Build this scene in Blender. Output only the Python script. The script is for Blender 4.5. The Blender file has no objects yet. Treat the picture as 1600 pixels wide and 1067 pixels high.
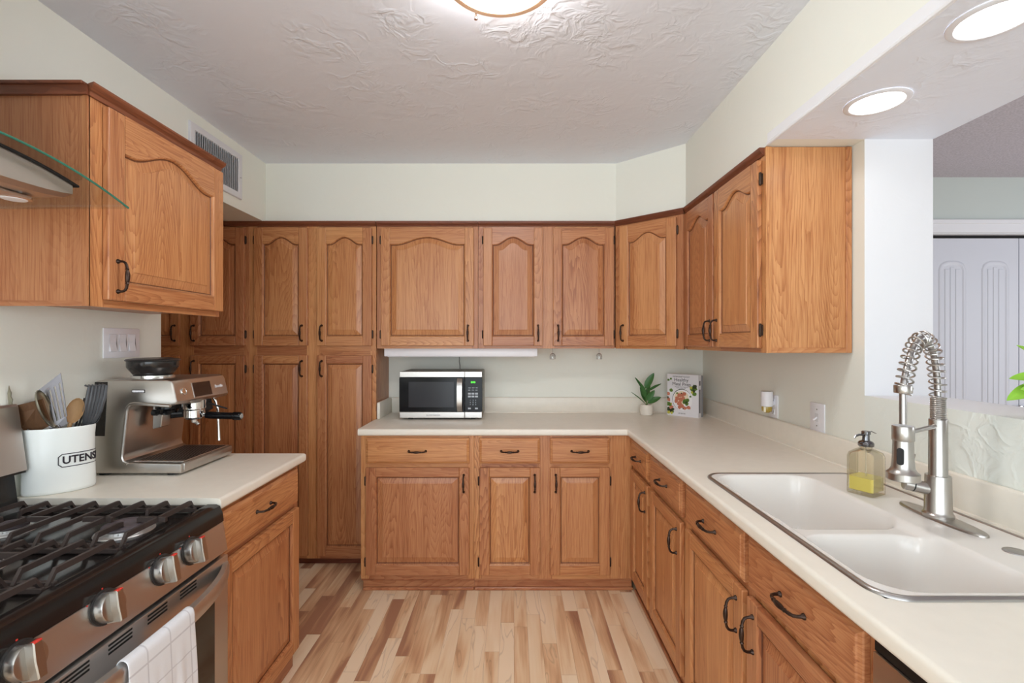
import bpy, bmesh, math, random
from mathutils import Vector, Matrix
random.seed(7)
PI = math.pi
SC = bpy.context.scene
COL = SC.collection

# ------------------------------------------------------------------ camera, world, light, exposure
HC = 1.40
cam_data = bpy.data.cameras.new('camera')
cam_data.sensor_width = 36.0
cam_data.lens = 740.0 / 1600.0 * 36.0
cam_data.shift_x = -3.0 / 1600.0
cam_data.clip_start = 0.02
cam = bpy.data.objects.new('camera', cam_data)
COL.objects.link(cam)
cam.location = (0, 0, HC)
cam.rotation_euler = (PI / 2, 0, 0)
SC.camera = cam

SC.view_settings.view_transform = 'Standard'
SC.view_settings.look = 'None'
SC.view_settings.gamma = 1.0
SC.view_settings.use_curve_mapping = False
SC.view_settings.exposure = 0.30
SC.cycles.use_denoising = True
SC.cycles.max_bounces = 10
SC.cycles.diffuse_bounces = 8
SC.cycles.glossy_bounces = 5
SC.cycles.transmission_bounces = 8
SC.cycles.sample_clamp_indirect = 6.0

world = bpy.data.worlds.new('daylight')
SC.world = world
world.use_nodes = True
wn = world.node_tree.nodes
wn['Background'].inputs['Color'].default_value = (0.90, 0.95, 1.0, 1)
wn['Background'].inputs['Strength'].default_value = 0.9


def area_light(name, loc, rot, sx, sy, power, color):
    d = bpy.data.lights.new(name, 'AREA')
    d.shape = 'RECTANGLE'
    d.size, d.size_y = sx, sy
    d.energy = power
    d.color = color
    o = bpy.data.objects.new(name, d)
    COL.objects.link(o)
    o.location = loc
    o.rotation_euler = rot
    return o


# daylight entering through the glass doors behind the camera and the windows of the next room
area_light('patio_daylight', (0.05, -2.45, 1.25), (PI / 2, 0, 0), 2.6, 2.1, 54, (0.83, 0.935, 1.0))
area_light('side_fill_light', (-1.60, -1.30, 1.52), (PI / 2, 0, -PI / 2), 1.15, 1.1, 23, (0.84, 0.935, 1.0))  # added fill for the shadows, set in an unseen side window
area_light('dining_daylight', (4.9, 0.6, 1.35), (PI / 2, 0, PI / 2), 2.6, 1.6, 42, (0.86, 0.92, 1.0))
LAMP_POWER = 30.0       # emission strength of the ceiling lamp glass
CAN_POWER = 6.0       # emission strength of the recessed lights


# ------------------------------------------------------------------ materials
def srgb(r, g, b):
    def f(c):
        c /= 255.0
        return c / 12.92 if c <= 0.04045 else ((c + 0.055) / 1.055) ** 2.4
    return (f(r), f(g), f(b), 1.0)


MATS = {}


def new_mat(name):
    m = bpy.data.materials.new(name)
    m.use_nodes = True
    MATS[name] = m
    nt = m.node_tree
    return m, nt, nt.nodes['Principled BSDF']


def simple(name, col, rough=0.5, metal=0.0, noise=0.0, nscale=30.0, bump=0.0, bscale=200.0, spec=0.5, coat=0.0,
           emit=None, estr=0.0, trans=0.0, ior=1.45, alpha=1.0, stretch=None):
    m, nt, p = new_mat(name)
    p.inputs['Base Color'].default_value = col
    p.inputs['Roughness'].default_value = rough
    p.inputs['Metallic'].default_value = metal
    p.inputs['Specular IOR Level'].default_value = spec
    p.inputs['Coat Weight'].default_value = coat
    p.inputs['Transmission Weight'].default_value = trans
    p.inputs['IOR'].default_value = ior
    p.inputs['Alpha'].default_value = alpha
    if emit is not None:
        p.inputs['Emission Color'].default_value = emit
        p.inputs['Emission Strength'].default_value = estr
    L = nt.links
    if noise > 0 or bump > 0:
        tc = nt.nodes.new('ShaderNodeTexCoord')
        mp = nt.nodes.new('ShaderNodeMapping')
        L.new(tc.outputs['Object'], mp.inputs['Vector'])
        if stretch:
            mp.inputs['Scale'].default_value = stretch
    if noise > 0:
        n = nt.nodes.new('ShaderNodeTexNoise')
        n.inputs['Scale'].default_value = nscale
        n.inputs['Detail'].default_value = 4
        L.new(mp.outputs[0], n.inputs['Vector'])
        mx = nt.nodes.new('ShaderNodeMix')
        mx.data_type = 'RGBA'
        k = noise
        mx.inputs['A'].default_value = (col[0] * (1 - k), col[1] * (1 - k), col[2] * (1 - k), 1)
        mx.inputs['B'].default_value = (min(1, col[0] * (1 + k)), min(1, col[1] * (1 + k)), min(1, col[2] * (1 + k)), 1)
        L.new(n.outputs['Fac'], mx.inputs['Factor'])
        L.new(mx.outputs['Result'], p.inputs['Base Color'])
    if bump > 0:
        n2 = nt.nodes.new('ShaderNodeTexNoise')
        n2.inputs['Scale'].default_value = bscale
        n2.inputs['Detail'].default_value = 3
        L.new(mp.outputs[0], n2.inputs['Vector'])
        b = nt.nodes.new('ShaderNodeBump')
        b.inputs['Strength'].default_value = bump
        b.inputs['Distance'].default_value = 0.002
        L.new(n2.outputs['Fac'], b.inputs['Height'])
        L.new(b.outputs[0], p.inputs['Normal'])
    return m


def math_node(nt, op, a=None, b=None, c=None, clamp=False):
    n = nt.nodes.new('ShaderNodeMath')
    n.operation = op
    n.use_clamp = clamp
    for i, v in enumerate((a, b, c)):
        if v is None:
            continue
        if isinstance(v, (int, float)):
            n.inputs[i].default_value = v
        else:
            nt.links.new(v, n.inputs[i])
    return n.outputs[0]


def ramp(nt, fac, stops):
    r = nt.nodes.new('ShaderNodeValToRGB')
    cr = r.color_ramp
    while len(cr.elements) < len(stops):
        cr.elements.new(0.5)
    for e, (pos, col) in zip(cr.elements, stops):
        e.position = pos
        e.color = col
    nt.links.new(fac, r.inputs['Fac'])
    return r.outputs['Color']


def wood(name, light, mid, dark, rough=0.36):
    """oak: attribute gv is the board's own grain space (z along the grain), tone its own colour"""
    m, nt, p = new_mat(name)
    L = nt.links
    at = nt.nodes.new('ShaderNodeAttribute'); at.attribute_name = 'gv'
    tn = nt.nodes.new('ShaderNodeAttribute'); tn.attribute_name = 'tone'

    def noise(scale, detail, rough_=0.5):
        mp = nt.nodes.new('ShaderNodeMapping'); mp.inputs['Scale'].default_value = scale
        L.new(at.outputs['Vector'], mp.inputs['Vector'])
        n = nt.nodes.new('ShaderNodeTexNoise')
        n.inputs['Scale'].default_value = 1.0; n.inputs['Detail'].default_value = detail; n.inputs['Roughness'].default_value = rough_
        L.new(mp.outputs[0], n.inputs['Vector'])
        return n.outputs['Fac']
    fig = noise((5.2, 1.2, 0.62), 1.0, 0.35)
    wob = noise((60, 10, 7.0), 2.0)
    k = math_node(nt, 'MULTIPLY_ADD', wob, 1.5, math_node(nt, 'MULTIPLY', fig, 58.0))
    rg = math_node(nt, 'FRACT', k)                                # saw-tooth growth rings
    rg = math_node(nt, 'POWER', rg, 2.2)
    vis = noise((3.0, 1.0, 0.5), 1.0)                             # rings show more in some boards than in others
    vis = math_node(nt, 'MULTIPLY', math_node(nt, 'SUBTRACT', vis, 0.28, clamp=True), 1.9, clamp=True)
    rg = math_node(nt, 'MULTIPLY', rg, vis)
    pores = math_node(nt, 'MULTIPLY', math_node(nt, 'SUBTRACT', noise((260, 60, 6.5), 3.0), 0.44, clamp=True), 3.4, clamp=True)
    band = math_node(nt, 'SUBTRACT', noise((26, 6, 0.55), 2.0), 0.5)
    f = math_node(nt, 'MULTIPLY_ADD', rg, 0.58, 0.10)
    f = math_node(nt, 'MULTIPLY_ADD', pores, 0.34, f)
    f = math_node(nt, 'MULTIPLY_ADD', band, 0.55, f)
    c = ramp(nt, f, [(0.0, light), (0.40, mid), (1.0, dark)])
    hs = nt.nodes.new('ShaderNodeHueSaturation')
    L.new(math_node(nt, 'MULTIPLY_ADD', tn.outputs['Fac'], 0.15, 1.0), hs.inputs['Value'])
    L.new(math_node(nt, 'MULTIPLY_ADD', tn.outputs['Fac'], 0.006, 0.5), hs.inputs['Hue'])
    L.new(c, hs.inputs['Color'])
    L.new(hs.outputs[0], p.inputs['Base Color'])
    b = nt.nodes.new('ShaderNodeBump'); b.inputs['Strength'].default_value = 0.10; b.inputs['Distance'].default_value = 0.001
    L.new(pores, b.inputs['Height']); b.invert = True
    L.new(b.outputs[0], p.inputs['Normal'])
    p.inputs['Roughness'].default_value = rough
    p.inputs['Specular IOR Level'].default_value = 0.45
    return m


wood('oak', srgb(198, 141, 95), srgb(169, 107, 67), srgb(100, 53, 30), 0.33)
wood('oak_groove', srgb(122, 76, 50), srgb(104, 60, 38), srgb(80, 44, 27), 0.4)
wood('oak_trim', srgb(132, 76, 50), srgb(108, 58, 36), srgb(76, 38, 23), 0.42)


def plaster(name, col, bump, scale, rough=0.75):
    m, nt, p = new_mat(name)
    L = nt.links
    tc = nt.nodes.new('ShaderNodeTexCoord')
    n = nt.nodes.new('ShaderNodeTexNoise'); n.inputs['Scale'].default_value = scale; n.inputs['Detail'].default_value = 3
    n.inputs['Roughness'].default_value = 0.55; n.inputs['Distortion'].default_value = 0.6
    L.new(tc.outputs['Object'], n.inputs['Vector'])
    r1 = math_node(nt, 'SUBTRACT', n.outputs['Fac'], 0.5)
    r1 = math_node(nt, 'ABSOLUTE', r1)
    r1 = math_node(nt, 'MULTIPLY', r1, 9.0, clamp=True)          # trowel ridges
    n2 = nt.nodes.new('ShaderNodeTexNoise'); n2.inputs['Scale'].default_value = scale * 0.45; n2.inputs['Detail'].default_value = 2
    L.new(tc.outputs['Object'], n2.inputs['Vector'])
    msk = math_node(nt, 'SUBTRACT', n2.outputs['Fac'], 0.44)
    msk = math_node(nt, 'MULTIPLY', msk, 5.0, clamp=True)
    inv = math_node(nt, 'SUBTRACT', 1.0, r1)
    h = math_node(nt, 'MULTIPLY', inv, msk)
    h = math_node(nt, 'MULTIPLY_ADD', n.outputs['Fac'], 0.8, h)
    b = nt.nodes.new('ShaderNodeBump'); b.inputs['Strength'].default_value = bump; b.inputs['Distance'].default_value = 0.004
    L.new(h, b.inputs['Height']); L.new(b.outputs[0], p.inputs['Normal'])
    p.inputs['Base Color'].default_value = col
    p.inputs['Roughness'].default_value = rough
    p.inputs['Specular IOR Level'].default_value = 0.35
    return m


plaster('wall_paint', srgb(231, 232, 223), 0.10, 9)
plaster('white_and_daylit_wall', srgb(228, 229, 232), 0.12, 9)  # white of sill and bead; on the jamb, daylight put into the colour
plaster('wall_rough', srgb(229, 233, 227), 0.42, 13)
plaster('ceiling_paint', srgb(228, 233, 243), 0.55, 12, 0.55)
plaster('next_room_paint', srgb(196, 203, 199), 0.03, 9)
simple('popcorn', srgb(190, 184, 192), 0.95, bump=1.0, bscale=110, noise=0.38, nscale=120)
simple('white_trim', srgb(226, 226, 230), 0.4)
simple('door_paint', srgb(203, 205, 214), 0.42)


def floor_mat():
    m, nt, p = new_mat('laminate')
    L = nt.links
    tc = nt.nodes.new('ShaderNodeTexCoord')
    sx = nt.nodes.new('ShaderNodeSeparateXYZ'); L.new(tc.outputs['Object'], sx.inputs[0])
    W = 0.066
    u = math_node(nt, 'DIVIDE', sx.outputs['X'], W)
    iu = math_node(nt, 'FLOOR', u)
    fu = math_node(nt, 'SUBTRACT', u, iu)
    wn1 = nt.nodes.new('ShaderNodeTexWhiteNoise'); wn1.noise_dimensions = '1D'; L.new(iu, wn1.inputs['W'])
    off = math_node(nt, 'MULTIPLY', wn1.outputs['Value'], 7.3)
    v = math_node(nt, 'DIVIDE', sx.outputs['Y'], 0.62)
    v = math_node(nt, 'ADD', v, off)
    iv = math_node(nt, 'FLOOR', v)
    fv = math_node(nt, 'SUBTRACT', v, iv)
    cx = nt.nodes.new('ShaderNodeCombineXYZ'); L.new(iu, cx.inputs[0]); L.new(iv, cx.inputs[1])
    wn2 = nt.nodes.new('ShaderNodeTexWhiteNoise'); wn2.noise_dimensions = '2D'; L.new(cx.outputs[0], wn2.inputs['Vector'])
    rnd = wn2.outputs['Value']
    # grain space per strip
    g = nt.nodes.new('ShaderNodeCombineXYZ')
    L.new(math_node(nt, 'MULTIPLY_ADD', rnd, 31.0, sx.outputs['X']), g.inputs[0])
    L.new(math_node(nt, 'MULTIPLY', rnd, 17.0), g.inputs[2])
    L.new(sx.outputs['Y'], g.inputs[1])
    mp = nt.nodes.new('ShaderNodeMapping'); mp.inputs['Scale'].default_value = (13, 1.7, 1); L.new(g.outputs[0], mp.inputs['Vector'])
    n = nt.nodes.new('ShaderNodeTexNoise'); n.inputs['Scale'].default_value = 1.0; n.inputs['Detail'].default_value = 2; n.inputs['Distortion'].default_value = 0.5
    L.new(mp.outputs[0], n.inputs['Vector'])
    mp2 = nt.nodes.new('ShaderNodeMapping'); mp2.inputs['Scale'].default_value = (120, 5, 1); L.new(g.outputs[0], mp2.inputs['Vector'])
    n2 = nt.nodes.new('ShaderNodeTexNoise'); n2.inputs['Scale'].default_value = 1.0; n2.inputs['Detail'].default_value = 3
    L.new(mp2.outputs[0], n2.inputs['Vector'])
    # heartwood patch: threshold of the slow noise
    t = math_node(nt, 'SUBTRACT', n.outputs['Fac'], 0.5)
    t = math_node(nt, 'MULTIPLY', t, 2.0)
    base = math_node(nt, 'MULTIPLY_ADD', t, 0.95, rnd)
    base = math_node(nt, 'MULTIPLY_ADD', math_node(nt, 'SUBTRACT', n2.outputs['Fac'], 0.5), 0.35, base)
    c = ramp(nt, base, [(0.0, srgb(244, 222, 192)), (0.42, srgb(236, 208, 172)), (0.60, srgb(224, 186, 147)),
                        (0.82, srgb(202, 158, 122)), (1.0, srgb(172, 126, 99))])
    # dark mineral streaks
    k = math_node(nt, 'MULTIPLY', n.outputs['Fac'], 9.0)
    k = math_node(nt, 'PINGPONG', k, 1.0)
    k = math_node(nt, 'SUBTRACT', 1.0, math_node(nt, 'MULTIPLY', k, 9.0, clamp=True))
    gate = math_node(nt, 'GREATER_THAN', math_node(nt, 'FRACT', math_node(nt, 'MULTIPLY', rnd, 7.0)), 0.6)
    k = math_node(nt, 'MULTIPLY', math_node(nt, 'MULTIPLY', k, gate), 0.26)
    mx = nt.nodes.new('ShaderNodeMix'); mx.data_type = 'RGBA'
    L.new(k, mx.inputs['Factor']); L.new(c, mx.inputs['A']); mx.inputs['B'].default_value = srgb(112, 74, 52)
    # joints
    e1 = math_node(nt, 'LESS_THAN', fu, 0.022)
    e2 = math_node(nt, 'LESS_THAN', fv, 0.003)
    e = math_node(nt, 'MULTIPLY', math_node(nt, 'MAXIMUM', e1, e2), 0.35)
    mx2 = nt.nodes.new('ShaderNodeMix'); mx2.data_type = 'RGBA'
    L.new(e, mx2.inputs['Factor']); L.new(mx.outputs['Result'], mx2.inputs['A']); mx2.inputs['B'].default_value = srgb(120, 82, 58)
    L.new(mx2.outputs['Result'], p.inputs['Base Color'])
    p.inputs['Roughness'].default_value = 0.42
    p.inputs['Specular IOR Level'].default_value = 0.4
    return m


floor_mat()
simple('laminate_top', srgb(232, 226, 214), 0.34, noise=0.05, nscale=22, stretch=(1, 1, 1))
simple('porcelain', srgb(228, 224, 219), 0.16, spec=0.5)
simple('steel', (0.56, 0.53, 0.50, 1), 0.30, 1.0, noise=0.06, nscale=4, bump=0.02, bscale=900)
simple('steel_range', (0.62, 0.60, 0.58, 1), 0.36, 1.0, noise=0.05, nscale=3)
simple('steel_nickel', (0.47, 0.445, 0.42, 1), 0.29, 1.0)
simple('chrome', (0.75, 0.74, 0.73, 1), 0.10, 1.0)
simple('dark_chrome', (0.20, 0.20, 0.21, 1), 0.12, 1.0)
simple('rim_metal', (0.42, 0.40, 0.39, 1), 0.33, 1.0)
simple('bronze', srgb(62, 47, 40), 0.32, 0.75)
simple('hinge_metal', srgb(66, 52, 44), 0.4, 0.7)
simple('black_gloss', srgb(16, 15, 17), 0.14, spec=0.22)
simple('black_enamel', srgb(30, 26, 25), 0.16, spec=0.5)
simple('black_matte', srgb(30, 30, 31), 0.5)
simple('cast_iron', srgb(66, 56, 53), 0.48, 0.25, bump=0.15, bscale=700)
simple('dark_plastic', srgb(44, 42, 42), 0.30)
simple('grey_nylon', srgb(74, 75, 78), 0.42)
simple('smoke_tank', srgb(40, 37, 36), 0.10, spec=0.5)
simple('ceramic', srgb(233, 236, 233), 0.14, spec=0.5)
simple('ink_black', srgb(38, 30, 40), 0.5)
simple('wood_spoon', srgb(165, 128, 88), 0.6, noise=0.15, nscale=40, stretch=(8, 8, 1))
simple('wood_dark', srgb(104, 72, 48), 0.5, noise=0.25, nscale=30, stretch=(6, 6, 0.7))
simple('steel_dark', (0.15, 0.14, 0.145, 1), 0.34, 0.9)
simple('olive_steel', (0.42, 0.40, 0.32, 1), 0.3, 1.0)
simple('burner_alu', (0.62, 0.61, 0.60, 1), 0.42, 0.9)
simple('burner_cap', srgb(84, 76, 80), 0.55, noise=0.1, nscale=60)
simple('red_mark', srgb(214, 60, 50), 0.45)
simple('white_plastic', srgb(236, 235, 240), 0.35)
simple('vent_white', srgb(218, 218, 222), 0.4)
simple('dark_void', srgb(26, 25, 26), 0.8)
simple('gap_black', srgb(14, 12, 12), 0.8)
simple('brass', srgb(200, 158, 118), 0.25, 0.9)
simple('lamp_rim', srgb(206, 170, 140), 0.35, 0.4)
simple('gold_glass', srgb(214, 186, 90), 0.15, trans=0.5)
simple('bulb_cream', srgb(240, 232, 205), 0.3)
simple('leaf_deep', srgb(58, 104, 50), 0.38, noise=0.2, nscale=40)
simple('leaf_pale', srgb(138, 190, 62), 0.4, noise=0.2, nscale=40)
simple('stem_green', srgb(96, 122, 62), 0.5)
simple('pot_white', srgb(226, 219, 208), 0.6, bump=0.1, bscale=300)
simple('soil', srgb(66, 50, 38), 0.95, bump=0.8, bscale=200)
simple('paper_white', srgb(226, 224, 228), 0.55)
simple('paper_grey', srgb(150, 152, 158), 0.55)
simple('print_black', srgb(40, 38, 42), 0.6)
simple('print_grey', srgb(120, 118, 122), 0.6)
simple('food_salmon', srgb(196, 118, 92), 0.6, noise=0.25, nscale=120)
simple('food_green', srgb(92, 124, 48), 0.6, noise=0.4, nscale=120)
simple('food_dark', srgb(48, 58, 30), 0.6, noise=0.4, nscale=120)
simple('food_rice', srgb(230, 214, 188), 0.6, noise=0.1, nscale=200)
simple('food_yellow', srgb(190, 186, 70), 0.6)
simple('plate_white', srgb(238, 236, 238), 0.5)
simple('micro_window', srgb(48, 48, 52), 0.16, spec=0.3)
simple('micro_case', srgb(120, 116, 106), 0.4, 0.3)
simple('button_grey', srgb(178, 184, 192), 0.5)
simple('led_green', srgb(60, 220, 50), 0.5, emit=srgb(90, 240, 60), estr=1.4)
simple('screen_dark', srgb(46, 30, 26), 0.12)
simple('clear_plastic', (0.9, 0.9, 0.9, 1), 0.08, trans=0.92)


def thin_glass(name, tint, gloss, rough=0.02):
    m, nt, p = new_mat(name)
    L = nt.links
    tr = nt.nodes.new('ShaderNodeBsdfTransparent'); tr.inputs['Color'].default_value = tint
    gl = nt.nodes.new('ShaderNodeBsdfGlossy'); gl.inputs['Roughness'].default_value = rough
    fr = nt.nodes.new('ShaderNodeLayerWeight'); fr.inputs['Blend'].default_value = 0.25
    k = math_node(nt, 'MULTIPLY', fr.outputs['Fresnel'], gloss)
    mx = nt.nodes.new('ShaderNodeMixShader')
    L.new(k, mx.inputs[0]); L.new(tr.outputs[0], mx.inputs[1]); L.new(gl.outputs[0], mx.inputs[2])
    L.new(mx.outputs[0], nt.nodes['Material Output'].inputs['Surface'])
    return m


thin_glass('canopy_glass', (0.93, 0.95, 0.94, 1), 0.35, 0.08)
simple('glass_edge', srgb(58, 116, 98), 0.15)
thin_glass('bottle_glass', (0.99, 0.975, 0.92, 1), 0.6)
simple('soap_liquid', (0.95, 0.86, 0.28, 1), 0.08, trans=0.35, ior=1.34)
simple('oven_glass', srgb(34, 27, 23), 0.07, spec=0.6)
simple('lamp_glass', (1, 1, 1, 1), 0.5, emit=(1.0, 0.985, 0.96, 1), estr=LAMP_POWER)
simple('can_glass', (1, 1, 1, 1), 0.5, emit=(1.0, 0.99, 0.97, 1), estr=CAN_POWER)


def towel_mat():
    m, nt, p = new_mat('towel_cloth')
    L = nt.links
    at = nt.nodes.new('ShaderNodeAttribute'); at.attribute_name = 'gv'
    sx = nt.nodes.new('ShaderNodeSeparateXYZ'); L.new(at.outputs['Vector'], sx.inputs[0])
    out = []
    for ax, per in (('X', 0.068), ('Y', 0.062)):
        q = math_node(nt, 'FRACT', math_node(nt, 'DIVIDE', sx.outputs[ax], per))
        out.append(math_node(nt, 'LESS_THAN', q, 0.055))
    k = math_node(nt, 'MULTIPLY', math_node(nt, 'MAXIMUM', out[0], out[1]), 0.85)
    mx = nt.nodes.new('ShaderNodeMix'); mx.data_type = 'RGBA'
    L.new(k, mx.inputs['Factor']); mx.inputs['A'].default_value = srgb(226, 227, 231); mx.inputs['B'].default_value = srgb(196, 195, 200)
    L.new(mx.outputs['Result'], p.inputs['Base Color'])
    n = nt.nodes.new('ShaderNodeTexNoise'); n.inputs['Scale'].default_value = 600
    L.new(at.outputs['Vector'], n.inputs['Vector'])
    b = nt.nodes.new('ShaderNodeBump'); b.inputs['Strength'].default_value = 0.3; b.inputs['Distance'].default_value = 0.001
    L.new(n.outputs['Fac'], b.inputs['Height']); L.new(b.outputs[0], p.inputs['Normal'])
    p.inputs['Roughness'].default_value = 0.9
    return m


towel_mat()


# ------------------------------------------------------------------ mesh helpers
def frame(origin, U):
    """local (u, v, w): u along the front, v up, w out of the front"""
    U = Vector(U).normalized(); V = Vector((0, 0, 1)); N = U.cross(V)
    M = Matrix.Identity(4)
    for i in range(3):
        M[i][0], M[i][1], M[i][2], M[i][3] = U[i], V[i], N[i], origin[i]
    return M


class MB:
    def __init__(s, F=None):
        s.F = F or Matrix.Identity(4)
        s.V, s.FC, s.G, s.T, s.MI, s.S = [], [], [], [], [], []

    def add(s, verts, faces, grain=None, tone=None, mi=0, smooth=False, off=None, M=None):
        b = len(s.V)
        if tone is None:
            tone = random.uniform(-1, 1)
        if off is None:
            off = Vector((random.uniform(0, 40), random.uniform(0, 40), random.uniform(0, 40)))
        T = s.F @ M if M is not None else s.F
        for v in verts:
            v = Vector(v)
            if grain in ('u', 'x'):
                g = Vector((v[1], v[2], v[0]))
            elif grain in ('w', 'y'):
                g = Vector((v[0], v[2], v[1]))
            else:
                g = Vector((v[0], v[2] if grain == 'v' else v[1], v[1] if grain == 'v' else v[2]))
            s.V.append(T @ v); s.G.append(g + off); s.T.append(tone)
        for f in faces:
            s.FC.append(tuple(i + b for i in f)); s.MI.append(mi); s.S.append(smooth)

    def box(s, x0, x1, y0, y1, z0, z1, c=0.0, seg=1, grain=None, tone=None, mi=0, M=None, smooth=None):
        x0, x1 = min(x0, x1), max(x0, x1); y0, y1 = min(y0, y1), max(y0, y1); z0, z1 = min(z0, z1), max(z0, z1)
        vs = [(x0, y0, z0), (x1, y0, z0), (x1, y1, z0), (x0, y1, z0), (x0, y0, z1), (x1, y0, z1), (x1, y1, z1), (x0, y1, z1)]
        fs = [(0, 3, 2, 1), (4, 5, 6, 7), (0, 1, 5, 4), (1, 2, 6, 5), (2, 3, 7, 6), (3, 0, 4, 7)]
        if c > 0:
            c = min(c, 0.49 * min(x1 - x0, y1 - y0, z1 - z0))
            bm = bmesh.new()
            bv = [bm.verts.new(v) for v in vs]
            for f in fs:
                bm.faces.new([bv[i] for i in f])
            bmesh.ops.bevel(bm, geom=list(bm.edges), offset=c, segments=seg, profile=0.5, affect='EDGES')
            bm.verts.index_update()
            vs = [v.co.copy() for v in bm.verts]
            fs = [[v.index for v in f.verts] for f in bm.faces]
            bm.free()
        s.add(vs, fs, grain, tone, mi, smooth if smooth is not None else seg > 1, M=M)
        return s

    def prism(s, poly, a0, a1, plane='xy', grain=None, tone=None, mi=0, c=0.0, seg=1, M=None, smooth=False):
        """poly in a plane (ccw), extruded from a0 to a1 along the third axis"""
        def P(p, a):
            return (p[0], p[1], a) if plane == 'xy' else (p[0], a, p[1]) if plane == 'xz' else (a, p[0], p[1])
        n = len(poly)
        vs = [P(p, a0) for p in poly] + [P(p, a1) for p in poly]
        fs = [tuple(range(n))[::-1], tuple(range(n, 2 * n))] + [(i, (i + 1) % n, n + (i + 1) % n, n + i) for i in range(n)]
        bm = bmesh.new()
        bv = [bm.verts.new(v) for v in vs]
        for f in fs:
            bm.faces.new([bv[i] for i in f])
        bmesh.ops.recalc_face_normals(bm, faces=list(bm.faces))
        if c > 0:
            caps = [e for e in bm.edges if any(len(f.verts) == n for f in e.link_faces)]
            bmesh.ops.bevel(bm, geom=caps, offset=c, segments=seg, profile=0.5, affect='EDGES')
        bm.verts.index_update()
        vs = [v.co.copy() for v in bm.verts]
        fs = [[v.index for v in f.verts] for f in bm.faces]
        bm.free()
        s.add(vs, fs, grain, tone, mi, smooth, M=M)
        return s

    def loft(s, rings, cap0=False, cap1=False, closed=True, grain=None, tone=None, mi=0, smooth=True, M=None, loop=False):
        n = len(rings[0])
        vs = [p for r in rings for p in r]
        fs = []
        R = len(rings)
        for k in range(R if loop else R - 1):
            k2 = (k + 1) % R
            for i in range(n if closed else n - 1):
                j = (i + 1) % n
                fs.append((k * n + i, k * n + j, k2 * n + j, k2 * n + i))
        if cap0:
            fs.append(tuple(range(n))[::-1])
        if cap1:
            fs.append(tuple(range((R - 1) * n, R * n)))
        s.add(vs, fs, grain, tone, mi, smooth, M=M)
        return s

    def lathe(s, prof, n=32, M=None, mi=0, cap0=True, cap1=True, smooth=True, sx=1.0, sy=1.0):
        rings = [[(r * sx * math.cos(2 * PI * i / n), r * sy * math.sin(2 * PI * i / n), z) for i in range(n)] for r, z in prof]
        return s.loft(rings, cap0, cap1, mi=mi, smooth=smooth, M=M)

    def tube(s, pts, r, n=10, mi=0, caps=True, closed=False, M=None, grain=None, flat=1.0, up=None):
        pts = [Vector(p) for p in pts]
        m = len(pts)
        rr = r if isinstance(r, (list, tuple)) else [r] * m
        tang = []
        for i in range(m):
            a = pts[(i - 1) % m] if (closed or i > 0) else pts[i]
            b = pts[(i + 1) % m] if (closed or i < m - 1) else pts[i]
            d = b - a
            tang.append(d.normalized() if d.length > 1e-9 else Vector((0, 0, 1)))
        ref = Vector(up) if up else (Vector((0, 0, 1)) if abs(tang[0].z) < 0.9 else Vector((1, 0, 0)))
        x = (ref - tang[0] * ref.dot(tang[0])).normalized()
        rings = []
        for i in range(m):
            x = (x - tang[i] * x.dot(tang[i]))
            x = x.normalized() if x.length > 1e-6 else tang[i].orthogonal().normalized()
            y = tang[i].cross(x)
            rings.append([tuple(pts[i] + (x * math.cos(2 * PI * k / n) * flat + y * math.sin(2 * PI * k / n)) * rr[i]) for k in range(n)])
        return s.loft(rings, caps and not closed, caps and not closed, mi=mi, grain=grain, M=M, loop=closed)

    def rect_frame(s, outer, inner, P, d0, d1, c=0.002, mi=0):
        """one-piece mitred frame: outer/inner = (a0, a1, b0, b1), P maps (a, b, depth) to a point"""
        def R(r, k, d):
            return [P(r[0] + k, r[2] + k, d), P(r[1] - k, r[2] + k, d), P(r[1] - k, r[3] - k, d), P(r[0] + k, r[3] - k, d)]
        s.loft([R(outer, 0, d0), R(outer, 0, d1 - c), R(outer, c, d1), R(inner, -c, d1), R(inner, 0, d1 - c), R(inner, 0, d0)], False, False, smooth=False, mi=mi, loop=True)
        return s

    def cyl(s, p0, p1, r, n=20, mi=0, r1=None, c=0.0):
        p0, p1 = Vector(p0), Vector(p1)
        r1 = r if r1 is None else r1
        if c > 0:
            d = (p1 - p0).normalized()
            return s.tube([p0, p0 + d * 1e-5, p0 + d * c, p1 - d * c, p1 - d * 1e-5, p1], [r - c, r - c, r, r1, r1 - c, r1 - c], n, mi)
        return s.tube([p0, p1], [r, r1], n, mi)

    def build(s, name, mats, parent=None, loc=None, angle=32):
        if isinstance(mats, str):
            mats = [mats]
        base = Vector((0, 0, 0))
        if parent is not None:
            q = parent
            while q is not None:
                base += q.location
                q = q.parent
        elif loc is None:
            xs = [v.x for v in s.V]; ys = [v.y for v in s.V]; zs = [v.z for v in s.V]
            base = Vector(((min(xs) + max(xs)) / 2, (min(ys) + max(ys)) / 2, min(zs)))
        else:
            base = Vector(loc)
        me = bpy.data.meshes.new(name)
        me.from_pydata([tuple(v - base) for v in s.V], [], s.FC)
        for mt in mats:
            me.materials.append(MATS[mt])
        me.polygons.foreach_set('material_index', s.MI)
        me.polygons.foreach_set('use_smooth', s.S)
        a = me.attributes.new('gv', 'FLOAT_VECTOR', 'POINT')
        a.data.foreach_set('vector', [c for g in s.G for c in g])
        t = me.attributes.new('tone', 'FLOAT', 'POINT')
        t.data.foreach_set('value', s.T)
        bm = bmesh.new(); bm.from_mesh(me)
        bmesh.ops.recalc_face_normals(bm, faces=list(bm.faces))
        bm.to_mesh(me); bm.free()
        if any(s.S):
            me.set_sharp_from_angle(angle=math.radians(angle))
        me.update()
        o = bpy.data.objects.new(name, me)
        COL.objects.link(o)
        if parent is not None:
            o.parent = parent
        else:
            o.location = base
        return o


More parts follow.
